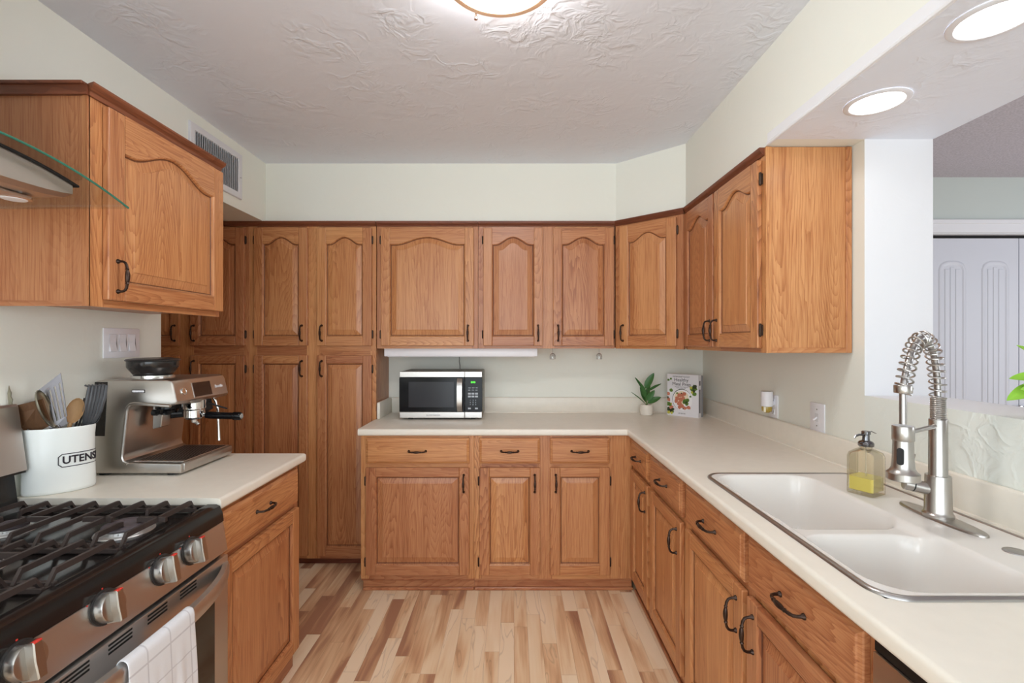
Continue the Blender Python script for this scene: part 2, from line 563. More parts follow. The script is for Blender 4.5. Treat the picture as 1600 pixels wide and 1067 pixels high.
def tag(o, label=None, cat=None, group=None, kind=None):
    if label: o['label'] = label
    if cat: o['category'] = cat
    if group: o['group'] = group
    if kind: o['kind'] = kind
    return o


def thing(name, label, cat, loc, group=None):
    o = bpy.data.objects.new(name, None)
    o.empty_display_size = 0.05
    COL.objects.link(o)
    o.location = loc
    return tag(o, label, cat, group)


def struct(mb, name, mats, label=None):
    o = mb.build(name, mats, loc=(0, 0, 0))
    return tag(o, label, None, None, 'structure')


def copy_tree(o, parent=None):
    c = o.copy(); COL.objects.link(c)
    if parent is not None:
        c.parent = parent
    for ch in list(o.children):
        copy_tree(ch, c)
    return c


def root_loc(o):
    b = Vector((0, 0, 0))
    while o is not None:
        b += o.location; o = o.parent
    return b


def text_geo(s, size, extrude=0.0006, bold=False):
    """lettering as vertices and faces lying in xy, centred"""
    cu = bpy.data.curves.new('lettering', 'FONT')
    cu.body = s; cu.size = size; cu.extrude = extrude; cu.align_x = 'CENTER'; cu.align_y = 'CENTER'
    cu.resolution_u = 4
    if bold:
        cu.offset = size * 0.02
    ob = bpy.data.objects.new('lettering', cu)
    COL.objects.link(ob)
    dg = bpy.context.evaluated_depsgraph_get()
    me = bpy.data.meshes.new_from_object(ob.evaluated_get(dg))
    vs = [v.co.copy() for v in me.vertices]
    fs = [tuple(p.vertices) for p in me.polygons]
    bpy.data.objects.remove(ob); bpy.data.meshes.remove(me); bpy.data.curves.remove(cu)
    return vs, fs


def rrect(x0, x1, y0, y1, r, n=6):
    pts = []
    for cx, cy, a0 in ((x1 - r, y0 + r, -PI / 2), (x1 - r, y1 - r, 0), (x0 + r, y1 - r, PI / 2), (x0 + r, y0 + r, PI)):
        for i in range(n + 1):
            a = a0 + PI / 2 * i / n
            pts.append((cx + r * math.cos(a), cy + r * math.sin(a)))
    return pts

# ------------------------------------------------------------------ the setting
CEIL = 2.515
SOF = 2.150
XL, XR, YB = -1.556, 1.300, 3.262

struct(MB().box(-3.1, 5.3, -2.7, 3.4, -0.06, 0.0), 'floor', 'laminate')
struct(MB().box(-3.1, 1.554, -2.7, 3.4, CEIL, CEIL + 0.06), 'ceiling', 'ceiling_paint')
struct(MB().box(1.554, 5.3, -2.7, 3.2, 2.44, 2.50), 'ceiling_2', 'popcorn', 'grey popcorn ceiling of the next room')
struct(MB().box(-3.1, 1.554, YB, YB + 0.12, 0, CEIL), 'wall_back', 'wall_paint')
m = MB()
m.box(-3.1, XL, -0.4, 2.088, 0, CEIL)
m.box(-1.70, XL, -2.7, -1.90, 0, CEIL); m.box(-1.70, XL, -0.70, -0.4, 0, CEIL)
m.box(-1.70, XL, -1.90, -0.70, 0, 0.95); m.box(-1.70, XL, -1.90, -0.70, 2.10, CEIL)  # opening made for the added fill window
m.box(-3.1, XL, 2.088, YB, SOF - 0.003, CEIL)
m.box(-3.1, -2.98, 2.088, YB, 0, SOF - 0.003)
struct(m, 'wall_left', 'wall_paint')
# soffits over the back, corner and window-side cabinets
m = MB()
m.box(XL, 0.64, 2.968, YB, SOF, CEIL)
m.prism([(0.64, 2.968), (0.968, 2.668), (XR, 2.668), (XR, YB), (0.64, YB)], SOF, CEIL)
m.box(0.968, XR, 1.756, 2.668, SOF, CEIL)
struct(m, 'wall_soffit', 'wall_paint')
m = MB()
vs = [(0.968, -2.7, SOF), (1.554, -2.7, SOF), (1.554, 1.756, SOF), (0.968, 1.756, SOF)]
vs += [(x, y, CEIL) for x, y, z in vs]
m.add(vs, [(4, 5, 6, 7), (0, 1, 5, 4), (1, 2, 6, 5), (2, 3, 7, 6), (3, 0, 4, 7)], mi=0)
m.add(vs, [(0, 3, 2, 1)], mi=1)
struct(m, 'wall_header', ['wall_paint', 'ceiling_paint'], 'header over the pass-through with two recessed lights')
m = MB()
vs = [(XR, 1.756, 0), (1.554, 1.756, 0), (1.554, YB, 0), (XR, YB, 0)]
vs += [(x, y, CEIL) for x, y, z in vs]
m.add(vs, [(1, 2, 6, 5), (2, 3, 7, 6), (3, 0, 4, 7)], mi=0)
m.add(vs, [(0, 1, 5, 4)], mi=1)  # jamb face: same wall paint, its daylight painted in as a whiter tone
vs = [(XR, -2.7, 0), (1.554, -2.7, 0), (1.554, 1.756, 0), (XR, 1.756, 0)]
vs += [(x, y, 1.20) for x, y, z in vs]
m.add(vs, [(0, 1, 5, 4), (1, 2, 6, 5), (3, 0, 4, 7)], mi=2)
m.add(vs, [(4, 5, 6, 7)], mi=1)
struct(m, 'wall_right', ['wall_paint', 'white_and_daylit_wall', 'wall_rough'], 'wall with a white-silled pass-through opening')
m = MB()
m.tube([(0.966, y, SOF + 0.002) for y in (-2.6, 1.80)], 0.007, 8)
m.box(0.963, 0.967, -2.6, 1.80, SOF + 0.004, SOF + 0.040, c=0.001)
struct(m, 'trim_1', 'white_and_daylit_wall', 'corner bead along the header')
# unseen side window behind the camera, added to hold the fill light
m = MB()
m.rect_frame((-1.90, -0.70, 0.95, 2.10), (-1.85, -0.75, 1.0, 2.05), lambda q, z, d: (-1.69 + d, q, z), 0.0, 0.05, 0.004)
m.box(-1.685, -1.655, -1.315, -1.285, 1.0, 2.05, c=0.003)
struct(m, 'fill_window', 'white_trim')
# behind the camera and the next room
m = MB()
m.box(-1.556, -1.30, -2.7, -2.58, 0, CEIL); m.box(1.40, 5.3, -2.7, -2.58, 0, CEIL); m.box(-1.30, 1.40, -2.7, -2.58, 2.34, CEIL)
struct(m, 'wall_front', 'wall_paint')
m = MB()
m.box(1.554, 2.0, 3.0, 3.12, 0, 2.44); m.box(4.45, 5.3, 3.0, 3.12, 0, 2.44); m.box(2.0, 4.45, 3.0, 3.12, 2.085, 2.44)
m.box(5.18, 5.3, -2.7, -0.8, 0, 2.44); m.box(5.18, 5.3, 2.0, 3.0, 0, 2.44); m.box(5.18, 5.3, -0.8, 2.0, 0, 0.5); m.box(5.18, 5.3, -0.8, 2.0, 2.2, 2.44)
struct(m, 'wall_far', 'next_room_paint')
m = MB()
m.box(1.90, 4.55, 2.982, 3.0, 2.085, 2.168, c=0.004)
m.box(1.90, 4.55, 2.974, 2.984, 2.140, 2.168, c=0.003)
m.box(1.90, 2.0, 2.982, 3.0, 0, 2.085, c=0.004); m.box(4.45, 4.55, 2.982, 3.0, 0, 2.085, c=0.004)
m.box(2.0, 4.45, 3.0, 3.05, 2.079, 2.085)
struct(m, 'trim_2', 'white_trim', 'white casing around the bifold closet doors')

# bifold closet doors of the next room: arched plank panels
door = bpy.data.objects.new('door_1', None); COL.objects.link(door); door.location = (3.22, 3.03, 0)
tag(door, 'pale grey bifold closet doors with arched plank panels', None, None, 'structure')
MBx = MB().box(2.0, 4.45, 3.035, 3.075, 2.062, 2.079)
MBx.build('door_track', 'gap_black', door)


def arch_pts(x0, x1, z0, zs, zp, n=14):
    """panel outline: square foot, round-shouldered arched head"""
    pts = [(x0, z0), (x1, z0)]
    for i in range(n + 1):
        t = i / n
        x = x1 + (x0 - x1) * t
        s = abs(2 * t - 1)
        pts.append((x, zs + (zp - zs) * math.sqrt(max(0, 1 - s ** 2.6))))
    return pts


for k in range(4):
    x0 = 2.006 + k * 0.6085
    x1 = x0 + 0.604
    m = MB()
    m.box(x0, x1, 3.02, 3.05, 0.02, 2.058, c=0.002)
    for a, b in ((x0 + 0.092, x0 + 0.268), (x0 + 0.366, x0 + 0.542)):
        r0 = arch_pts(a, b, 0.95, 1.86, 1.915)
        rings = []
        for d, y in ((0, 3.0195), (0.008, 3.0165), (0.016, 3.0165), (0.026, 3.0195), (0.030, 3.0195)):
            rings.append([(x, y, z) for x, z in arch_pts(a + d, b - d, 0.95 + d, 1.86 - d * 0.3, 1.915 - d)])
        m.loft(rings, False, True, smooth=False)
        w = (b - a - 0.072) / 3
        for q in range(3):
            m.box(a + 0.036 + q * w + 0.003, a + 0.036 + (q + 1) * w - 0.003, 3.0168, 3.021, 0.99, 1.85 + (0.025 if q == 1 else 0.012), c=0.0025)
        m.box(a, b, 3.013, 3.021, 0.16, 0.80, c=0.006)
    m.build('door_leaf', 'door_paint', door)
m = MB()
for xx in (3.205, 3.245):
    m.lathe([(0.008, 0), (0.008, 0.012), (0.016, 0.02), (0.014, 0.03), (0.0, 0.032)], 16, M=Matrix.Translation((xx, 3.02, 0.98)) @ Matrix.Rotation(PI / 2, 4, 'X'))
m.build('door_knob', 'rim_metal', door)

# ------------------------------------------------------------------ cabinet joinery
DT = 0.020      # door thickness


def _handle_mesh():
    m = MB()
    pts, rad = [], []
    prof = [(-0.047, 0.000, 0.0075), (-0.047, 0.003, 0.0070), (-0.047, 0.007, 0.0042), (-0.0465, 0.016, 0.0038), (-0.043, 0.023, 0.0040),
            (-0.035, 0.0275, 0.0042), (-0.026, 0.0292, 0.0038), (-0.0225, 0.0297, 0.0056), (-0.019, 0.030, 0.0040), (-0.016, 0.0302, 0.0050),
            (-0.008, 0.0308, 0.0064), (0.0, 0.031, 0.0068)]
    for a, w, r in prof:
        pts.append((a, 0, w)); rad.append(r)
    for a, w, r in prof[-2::-1]:
        pts.append((-a, 0, w)); rad.append(r)
    m.tube(pts, rad, 10, up=(0, 1, 0))
    return m


HANDLE = _handle_mesh()


def put(mb_local, name, mat, parent, M):
    """a part made from a local shape, placed by matrix M (world)"""
    m = MB(M)
    for f, mi, sm in zip(mb_local.FC, mb_local.MI, mb_local.S):
        pass
    b = len(m.V)
    for v, g, t in zip(mb_local.V, mb_local.G, mb_local.T):
        m.V.append(M @ v); m.G.append(g); m.T.append(t)
    m.FC = list(mb_local.FC); m.MI = list(mb_local.MI); m.S = list(mb_local.S)
    return m.build(name, mat, parent)


def handle(F, u, v, vertical, parent, w=DT):
    L = Matrix.Translation((u, v, w))
    if vertical:
        L = L @ Matrix.Rotation(PI / 2, 4, 'Z')
    return put(HANDLE, 'handle', 'bronze', parent, F @ L)


def hinge(F, u, v, parent):
    m = MB(F)
    m.tube([(u, v - 0.026, 0.010), (u, v - 0.024, 0.010), (u, v - 0.021, 0.010), (u, v + 0.021, 0.010), (u, v + 0.024, 0.010), (u, v + 0.026, 0.010)],
           [0.0015, 0.004, 0.0052, 0.0052, 0.004, 0.0015], 10)
    m.box(u - 0.0025, u + 0.0025, v - 0.021, v + 0.021, 0.0005, 0.010)
    return m.build('hinge', 'hinge_metal', parent)


def outline(u0, u1, v0, vs, vp, n=20):
    pts = [(u0, v0), (u1, v0)]
    if vp <= vs:
        pts += [(u1, vs), (u0, vs)]
        return pts
    for i in range(n + 1):
        t = i / n
        s = abs(2 * t - 1)
        r = 0.0 if s > 0.84 else 0.5 * (1 + math.cos(PI * s / 0.84))
        r = r ** 0.82
        pts.append((u1 + (u0 - u1) * t, vs + (vp - vs) * r))
    return pts


def cab_door(F, u0, u1, v0, v1, parent, arch=0.0, stile=0.055, hd=None, hinge_side=None, hz=None, top_rail=None):
    """raised-panel door; F is the face frame of the cabinet, u/v on it"""
    W, Hh = u1 - u0, v1 - v0
    FD = F @ Matrix.Translation((u0, v0, 0.001))
    tr = top_rail or 0.055
    # opening
    a, b = stile, W - stile
    c = 0.058
    vpk = Hh - tr
    vs = vpk - arch
    m = MB(FD)
    base_t = random.uniform(-0.7, 0.7)
    m.box(0, a, 0, Hh, 0, DT, c=0.0035, seg=2, grain='v', tone=base_t + random.uniform(-0.4, 0.4), smooth=False)
    m.box(b, W, 0, Hh, 0, DT, c=0.0035, seg=2, grain='v', tone=base_t + random.uniform(-0.4, 0.4), smooth=False)
    m.box(a, b, 0, c, 0, DT - 0.0004, c=0.003, seg=2, grain='u', tone=base_t + random.uniform(-0.5, 0.4), smooth=False)
    ol = outline(a, b, c, vs, vpk)[2:]
    if arch > 0:
        poly = [(b, Hh), (a, Hh)] + ol[::-1]
        m.prism(poly, 0, DT - 0.0004, grain='u', tone=base_t + random.uniform(-0.6, 0.3))
    else:
        m.box(a, b, vs, Hh, 0, DT - 0.0004, c=0.003, seg=2, grain='u', tone=base_t + random.uniform(-0.5, 0.4), smooth=False)
    d = m.build('door', 'oak', parent)
    p = MB(FD)
    bev = min(0.040, (b - a) * 0.17)
    rings = []
    for ins, w in ((0, DT - 0.001), (0.0035, DT - 0.004), (0.0050, DT - 0.0105), (0.0075, DT - 0.0125), (0.0095, DT - 0.0125),
                   (bev - 0.001, DT - 0.0055), (bev, DT - 0.0030), (bev + 0.002, DT - 0.0025)):
        rings.append([(x, y, w) for x, y in outline(a + ins, b - ins, c + ins, vs - ins * 0.92, (vpk - ins * 0.95) if arch > 0 else 0)])
    n = len(rings[0])
    tone = base_t + random.uniform(-0.25, 0.5)
    off = Vector((random.uniform(0, 40), random.uniform(0, 40), random.uniform(0, 40)))
    vsx = [q for r in rings for q in r]
    fsx = []
    for k in range(len(rings) - 1):
        for i in range(n):
            j = (i + 1) % n
            fsx.append((k * n + i, k * n + j, (k + 1) * n + j, (k + 1) * n + i))
    fsx.append(tuple(range((len(rings) - 1) * n, len(rings) * n)))
    p.add(vsx, fsx, grain='v', tone=tone, off=off)
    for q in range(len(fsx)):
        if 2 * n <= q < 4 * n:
            p.MI[q] = 1          # groove shade put into the colour, along with gathered finish
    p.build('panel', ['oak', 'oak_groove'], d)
    if hd:
        handle(FD, hd[0] - u0, hd[1] - v0, True, d)
    if hinge_side is not None:
        uu = -0.004 if hinge_side < 0 else W + 0.004
        for vv in (hz or (0.07, Hh - 0.075)):
            hinge(FD, uu, vv, d)
    return d


def cab_drawer(F, u0, u1, v0, v1, parent, hd=True, huv=None):
    W, Hh = u1 - u0, v1 - v0
    FD = F @ Matrix.Translation((u0, v0, 0.001))
    m = MB(FD)
    rings = []
    for ins, w in ((0, 0), (0, 0.011), (0.002, 0.0135), (0.010, 0.0165), (0.0125, 0.0195), (0.014, 0.020)):
        rings.append([(ins, ins, w), (W - ins, ins, w), (W - ins, Hh - ins, w), (ins, Hh - ins, w)])
    vsx = [q for r in rings for q in r]
    fsx = [(3, 2, 1, 0)]
    for k in range(len(rings) - 1):
        for i in range(4):
            j = (i + 1) % 4
            fsx.append((k * 4 + i, k * 4 + j, (k + 1) * 4 + j, (k + 1) * 4 + i))
    fsx.append(tuple(range((len(rings) - 1) * 4, len(rings) * 4)))
    m.add(vsx, fsx, grain='u')
    d = m.build('drawer', 'oak', parent)
    if hd:
        uu, vv = huv if huv else (W / 2, Hh / 2)
        handle(FD, uu, vv, False, d)
    return d


def face_frame(F, parent, u0, u1, v0, v1, stiles, rails, th=0.019):
    """stiles: list of (ua, ub); rails: list of (ua, ub, va, vb)"""
    m = MB(F)
    for a, b in stiles:
        m.box(a, b, v0, v1, -th, 0, c=0.0008, grain='v')
    for a, b, c, d in rails:
        m.box(a, b, c, d, -th, -0.0004, grain='u')
    return m.build('face_frame', 'oak', parent)


def crown(F, parent, u0, u1, v0, v1, ext0=0.0, ext1=0.0):
    m = MB(F)
    prof = [(0.0, v0), (0.006, v0), (0.009, v0 + 0.006), (0.016, v0 + 0.014), (0.019, v0 + 0.020), (0.021, v1 - 0.003), (0.021, v1), (0.0, v1)]
    n = len(prof)
    vs = [(u0 - ext0, v, w) for w, v in prof] + [(u1 + ext1, v, w) for w, v in prof]
    fs = [(i, (i + 1) % n, n + (i + 1) % n, n + i) for i in range(n)] + [tuple(range(n)), tuple(range(n, 2 * n))]
    m.add(vs, fs, grain='u', tone=random.uniform(-0.3, 0.3))
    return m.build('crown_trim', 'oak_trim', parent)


# --- tall pantry pair by the back wall
YU = 2.957                       # face of the shallow cabinets
UB, UT = 1.356, 2.148            # wall cabinets: bottom and top
UD0, UD1 = 1.374, 2.106          # their doors
for (x0, x1, dl, dr, lab, hL, hR, hsL, hsR) in (
        (-1.652, -0.860, (-1.614, -1.281), (-1.2216, -0.884), 'tall oak pantry cabinet adjoining the counter, four doors with paired handles', -1.315, -1.192, -1, 1),
        (-2.445, -1.652, (-2.39, -2.078), (-2.010, -1.674), 'tall oak pantry cabinet partly hidden behind the coffee machine and wall', -2.105, -1.985, -1, 1)):
    F = frame((x0, YU, 0), (1, 0, 0))
    r = thing('pantry_cabinet', lab, 'cabinet', ((x0 + x1) / 2, (YU + YB) / 2, 0), 'tall pantry cabinets')
    m = MB(); m.box(x0 + 0.001, x1 - 0.001, YU + 0.019, YB - 0.002, 0.045, UT - 0.001, grain='z', tone=-0.2)
    m.build('body', 'oak', r)
    W = x1 - x0
    st = [(0, dl[0] - x0 + 0.012), (dl[1] - x0 - 0.012, dr[0] - x0 + 0.012), (dr[1] - x0 - 0.012, W)]
    rl = []
    for i in range(2):
        a, b = st[i][1], st[i + 1][0]
        rl += [(a, b, 0.045, 0.075), (a, b, 1.305, 1.382), (a, b, UD1 - 0.01, UT)]
    face_frame(F, r, 0, W, 0.045, UT, st, rl)
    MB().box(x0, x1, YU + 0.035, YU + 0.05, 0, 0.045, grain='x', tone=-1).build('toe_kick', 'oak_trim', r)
    crown(F, r, 0, W, UT - 0.030, UT)
    for (d, hx, hs) in ((dl, hL, hsL), (dr, hR, hsR)):
        cab_door(F, d[0] - x0, d[1] - x0, UD0, UD1, r, arch=0.044, hd=(hx - x0, 1.452), hinge_side=hs)
        cab_door(F, d[0] - x0, d[1] - x0, 0.068, 1.314, r, arch=0, hd=(hx - x0, 1.232), hinge_side=hs, hz=(0.09, 0.6, 1.246 - 0.085), top_rail=0.05)

# --- wall cabinets along the back
def wall_cab(x0, x1, doors, lab, rails=True):
    F = frame((x0, YU, 0), (1, 0, 0))
    r = thing('wall_cabinet', lab, 'cabinet', ((x0 + x1) / 2, (YU + YB) / 2, UB), 'oak wall cabinets')
    MB().box(x0 + 0.0005, x1 - 0.0005, YU + 0.019, YB - 0.002, UB + 0.004, UT - 0.001, grain='z', tone=0.1).build('body', 'oak', r)
    W = x1 - x0
    st = [(0, doors[0][0] - x0 + 0.012)]
    for i in range(len(doors) - 1):
        st.append((doors[i][1] - x0 - 0.012, doors[i + 1][0] - x0 + 0.012))
    st.append((doors[-1][1] - x0 - 0.012, W))
    rl = []
    for i in range(len(st) - 1):
        rl += [(st[i][1], st[i + 1][0], UB, UB + 0.03), (st[i][1], st[i + 1][0], UD1 - 0.01, UT)]
    face_frame(F, r, 0, W, UB, UT, st, rl)
    crown(F, r, 0, W, UT - 0.030, UT)
    for d in doors:
        cab_door(F, d[0] - x0, d[1] - x0, UD0, UD1, r, arch=d[2], hd=(d[3] - x0, 1.452), hinge_side=d[4])
    return r


wall_cab(-0.855, -0.2245, [(-0.826, -0.250, 0.046, -0.285, -1)], 'wide single-door oak wall cabinet above the microwave')
wall_cab(-0.2225, 0.628, [(-0.190, 0.180, 0.048, 0.150, -1), (0.243, 0.618, 0.046, 0.274, 1)], 'two-door oak wall cabinet beside the one above the microwave')

# --- diagonal corner wall cabinet
P0, P1 = Vector((0.632, 2.957, 0)), Vector((0.957, 2.660, 0))
FDg = frame(P0, P1 - P0)
WD = (P1 - P0).length
r = thing('corner_wall_cabinet', 'diagonal oak corner wall cabinet with a single arched door', 'cabinet', (0.98, 2.96, UB), 'oak wall cabinets')
ND = Vector((FDg[0][2], FDg[1][2], 0))
q0, q1 = P0 - ND * 0.019, P1 - ND * 0.019
m = MB(); m.prism([(q0.x, q0.y), (q1.x, q1.y), (XR - 0.002, 2.672), (XR - 0.002, YB - 0.002), (q0.x + 0.001, YB - 0.002)], UB + 0.004, UT - 0.001, grain='z')
m.build('body', 'oak', r)
face_frame(FDg, r, 0, WD, UB, UT, [(0.002, 0.052), (WD - 0.056, WD - 0.002)], [(0.052, WD - 0.056, UB, UB + 0.03), (0.052, WD - 0.056, UD1 - 0.01, UT)])
crown(FDg, r, 0, WD, UT - 0.030, UT, -0.0, -0.0)
cab_door(FDg, 0.040, WD - 0.040, UD0, UD1, r, arch=0.046, hd=(0.066, 1.452), hinge_side=1, stile=0.058)

# --- wall cabinet between the corner and the pass-through
FR = frame((0.967, 2.655, 0), (0, -1, 0))
LR = 2.655 - 1.826
r = thing('end_wall_cabinet', 'two-door oak wall cabinet with its plain end panel by the white pillar', 'cabinet', (1.13, 2.24, UB), 'oak wall cabinets')
MB().box(0.967 + 0.019, XR - 0.002, 1.8275, 2.655, UB + 0.004, UT - 0.001, grain='z', tone=0.2).build('body', 'oak', r)
face_frame(FR, r, 0, LR, UB, UT, [(0.0, 0.022), (0.375, 0.44), (LR - 0.028, LR)], [(0.02, 0.38, UB, UB + 0.03), (0.43, LR - 0.02, UB, UB + 0.03), (0.02, LR - 0.02, UD1 - 0.01, UT)])
crown(FR, r, 0, LR, UT - 0.030, UT)
cab_door(FR, 0.010, 0.397, UD0, UD1, r, arch=0.046, hd=(0.365, 1.452), hinge_side=None)
cab_door(FR, 0.412, LR - 0.016, UD0, UD1, r, arch=0.046, hd=(0.444, 1.452), hinge_side=1)
m = MB()
m.box(0.967, XR - 0.004, 1.820, 1.8275, UB, UT - 0.0005, grain='z', tone=0.75)
m.box(0.967, 0.988, 1.816, 1.8205, UB, UT - 0.0005, grain='z', tone=1.0)
m.box(XR - 0.026, XR - 0.004, 1.814, 1.8205, UB, UT - 0.0005, c=0.002, grain='z', tone=0.3)
m.box(0.985, XR - 0.025, 1.815, 1.8205, UB, UB + 0.020, c=0.002, grain='x', tone=0.4)
m.build('end_panel', 'oak', r)

# --- wall cabinet beside the range hood
XF = -1.257
FL = frame((XF, 1.400, 0), (0, 1, 0))
LB, LT = 1.505, 2.150
LL = 0.620
r = thing('hood_side_cabinet', 'oak wall cabinet with an arched door, mounted beside the range hood', 'cabinet', (-1.41, 1.71, LB), 'oak wall cabinets')
MB().box(XL + 0.002, XF - 0.019, 1.404, 2.019, LB + 0.012, LT, grain='z', tone=-0.5).build('body', 'oak', r)
m = MB()
m.box(XL + 0.002, XF, 1.3995, 1.404, LB, LT, grain='z', tone=-0.6)
m.box(XF - 0.016, XF - 0.0006, 1.3965, 1.3994, LB, LT - 0.001, grain='z', tone=-0.1)
m.box(XL + 0.003, XF - 0.0165, 1.3965, 1.3994, LB - 0.0002, LB + 0.016, grain='x', tone=-0.6)
m.build('side_panel', 'oak', r)
face_frame(FL, r, 0, LL, LB, LT, [(0, 0.052), (LL - 0.022, LL)], [(0.05, LL - 0.02, LB, LB + 0.035), (0.05, LL - 0.02, LT - 0.05, LT)])
cab_door(FL, 0.045, LL - 0.004, LB + 0.022, LT - 0.032, r, arch=0.062, stile=0.062, hd=(0.078, LB + 0.098), hinge_side=1, top_rail=0.058)
m = MB()
prof = [(0.0, LT - 0.024), (0.007, LT - 0.024), (0.010, LT - 0.012), (0.020, LT - 0.003), (0.026, LT + 0.006), (0.026, LT + 0.012), (0.0, LT + 0.012)]
n = len(prof)
vs = [(XF + w, 1.398 - w * 0.4, z) for w, z in prof] + [(XF + w, 2.020 + w * 0.3, z) for w, z in prof]
m.add(vs, [(i, (i + 1) % n, n + (i + 1) % n, n + i) for i in range(n)] + [tuple(range(n)), tuple(range(n, 2 * n))], grain='y')
m.box(XL + 0.002, XF + 0.004, 1.388, 1.400, LT - 0.024, LT + 0.004, grain='x')
m.box(XL + 0.002, XF - 0.004, 1.380, 2.020, LT + 0.004, LT + 0.014, c=0.002, grain='x')
m.build('crown_trim', 'oak_trim', r)

# --- base cabinets along the back
YF = 2.652
BT = 0.876
CT = 0.914


def base_cab(F, r, W, bays, v0=0.072, toe=None):
    """bays: (u0, u1, handle_u, hinge_side); face frame built around them"""
    st = [(0, bays[0][0] + 0.012)]
    for i in range(len(bays) - 1):
        st.append((bays[i][1] - 0.012, bays[i + 1][0] + 0.012))
    st.append((bays[-1][1] - 0.012, W))
    rl = []
    for i in range(len(st) - 1):
        a, b = st[i][1], st[i + 1][0]
        rl += [(a, b, v0, v0 + 0.045), (a, b, 0.685, 0.735), (a, b, 0.850, BT)]
    face_frame(F, r, 0, W, v0, BT, st, rl)
    for b in bays:
        cab_drawer(F, b[0], b[1], 0.7195, 0.8615, r, huv=b[4] if len(b) > 4 else None)
        cab_door(F, b[0], b[1], 0.100, 0.697, r, arch=0, hd=(b[2], 0.611) if b[2] is not None else None, hinge_side=b[3], top_rail=0.05)


def toe(r, *boxes):
    m = MB()
    for b in boxes:
        m.box(*b[:6], c=b[6] if len(b) > 6 else 0, grain=b[7] if len(b) > 7 else 'x', tone=-0.9)
    m.build('toe_kick', 'oak', r)


F = frame((-0.857, YF, 0), (1, 0, 0))
r = thing('base_cabinet', 'oak base cabinet with a wide drawer and door below the microwave', 'cabinet', (-0.53, 2.95, 0), 'oak base cabinets')
MB().box(-0.857, -0.2235, YF + 0.019, YB - 0.002, 0.072, BT, grain='z', tone=-0.2).build('body', 'oak', r)
base_cab(F, r, 0.6335, [(0.032, 0.608, 0.578, -1)])
toe(r, (-0.850, -0.2235, YF + 0.020, YF + 0.035, 0.0, 0.072), (-0.850, -0.2235, YF + 0.008, YF + 0.020, 0.0, 0.018, 0.004), (-0.857, -0.2235, YF + 0.006, YF + 0.02, 0.058, 0.072, 0.003))
F = frame((-0.2225, YF, 0), (1, 0, 0))
r = thing('base_cabinet', 'oak base cabinet with two drawers over two doors facing the room', 'cabinet', (0.22, 2.95, 0), 'oak base cabinets')
MB().box(-0.2225, 0.664, YF + 0.019, YB - 0.002, 0.072, BT, grain='z').build('body', 'oak', r)
base_cab(F, r, 0.8845, [(0.030, 0.368, 0.338, -1), (0.424, 0.756, 0.455, 1)])
toe(r, (-0.2225, 0.664, YF + 0.020, YF + 0.035, 0.0, 0.072), (-0.2225, 0.670, YF + 0.008, YF + 0.020, 0.0, 0.018, 0.004), (-0.2225, 0.664, YF + 0.006, YF + 0.02, 0.058, 0.072, 0.003))

# --- base cabinets under the window side
XB = 0.664
for (ya, yb, bays, lab) in (
        (2.651, 2.275, [(0.040, 0.358, 0.326, None)], 'narrow oak base cabinet in the inner corner of the counter'),
        (2.274, 1.812, [(0.026, 0.440, 0.400, None)], 'oak base cabinet with one drawer between the corner and the sink'),
        (1.811, 0.862, [(0.028, 0.474, 0.440, None), (0.500, 0.930, 0.536, None)], 'oak sink base cabinet with two false drawers over two doors')):
    F = frame((XB, ya, 0), (0, -1, 0))
    r = thing('base_cabinet', lab, 'cabinet', (0.97, (ya + yb) / 2, 0), 'oak base cabinets')
    m = MB()
    if ya < 1.9:      # the sink hangs inside this one
        m.box(XB + 0.019, XR - 0.03, yb, yb + 0.016, 0.072, BT, grain='z', tone=-0.3)
        m.box(XB + 0.019, XR - 0.03, ya - 0.016, ya, 0.072, BT, grain='z', tone=-0.3)
        m.box(XB + 0.019, XR - 0.03, yb, ya, 0.072, 0.09, grain='y', tone=-0.3)
        m.box(XR - 0.04, XR - 0.03, yb, ya, 0.072, BT, grain='z', tone=-0.3)
    else:
        m.box(XB + 0.019, XR - 0.03, yb, ya, 0.072, BT, grain='z', tone=-0.3)
    m.build('body', 'oak', r)
    base_cab(F, r, ya - yb, bays)
    toe(r, (XB + 0.020, XB + 0.035, yb, ya, 0.0, 0.072, 0, 'y'), (XB + 0.008, XB + 0.020, yb, ya, 0.0, 0.018, 0.004, 'y'))

# --- base cabinet between the range and the passage
F = frame((-0.935, 1.474, 0), (0, 1, 0))
r = thing('base_cabinet', 'oak base cabinet beside the range, under the coffee machine counter', 'cabinet', (-1.25, 1.76, 0), 'oak base cabinets')
MB().box(XL + 0.002, -0.935 - 0.019, 1.474, 2.045, 0.072, BT, grain='z').build('body', 'oak', r)
base_cab(F, r, 0.571, [(0.012, 0.543, None, 1, (0.245, 0.075))])
toe(r, (-0.97, -0.955, 1.474, 2.045, 0.0, 0.072, 0, 'y'))


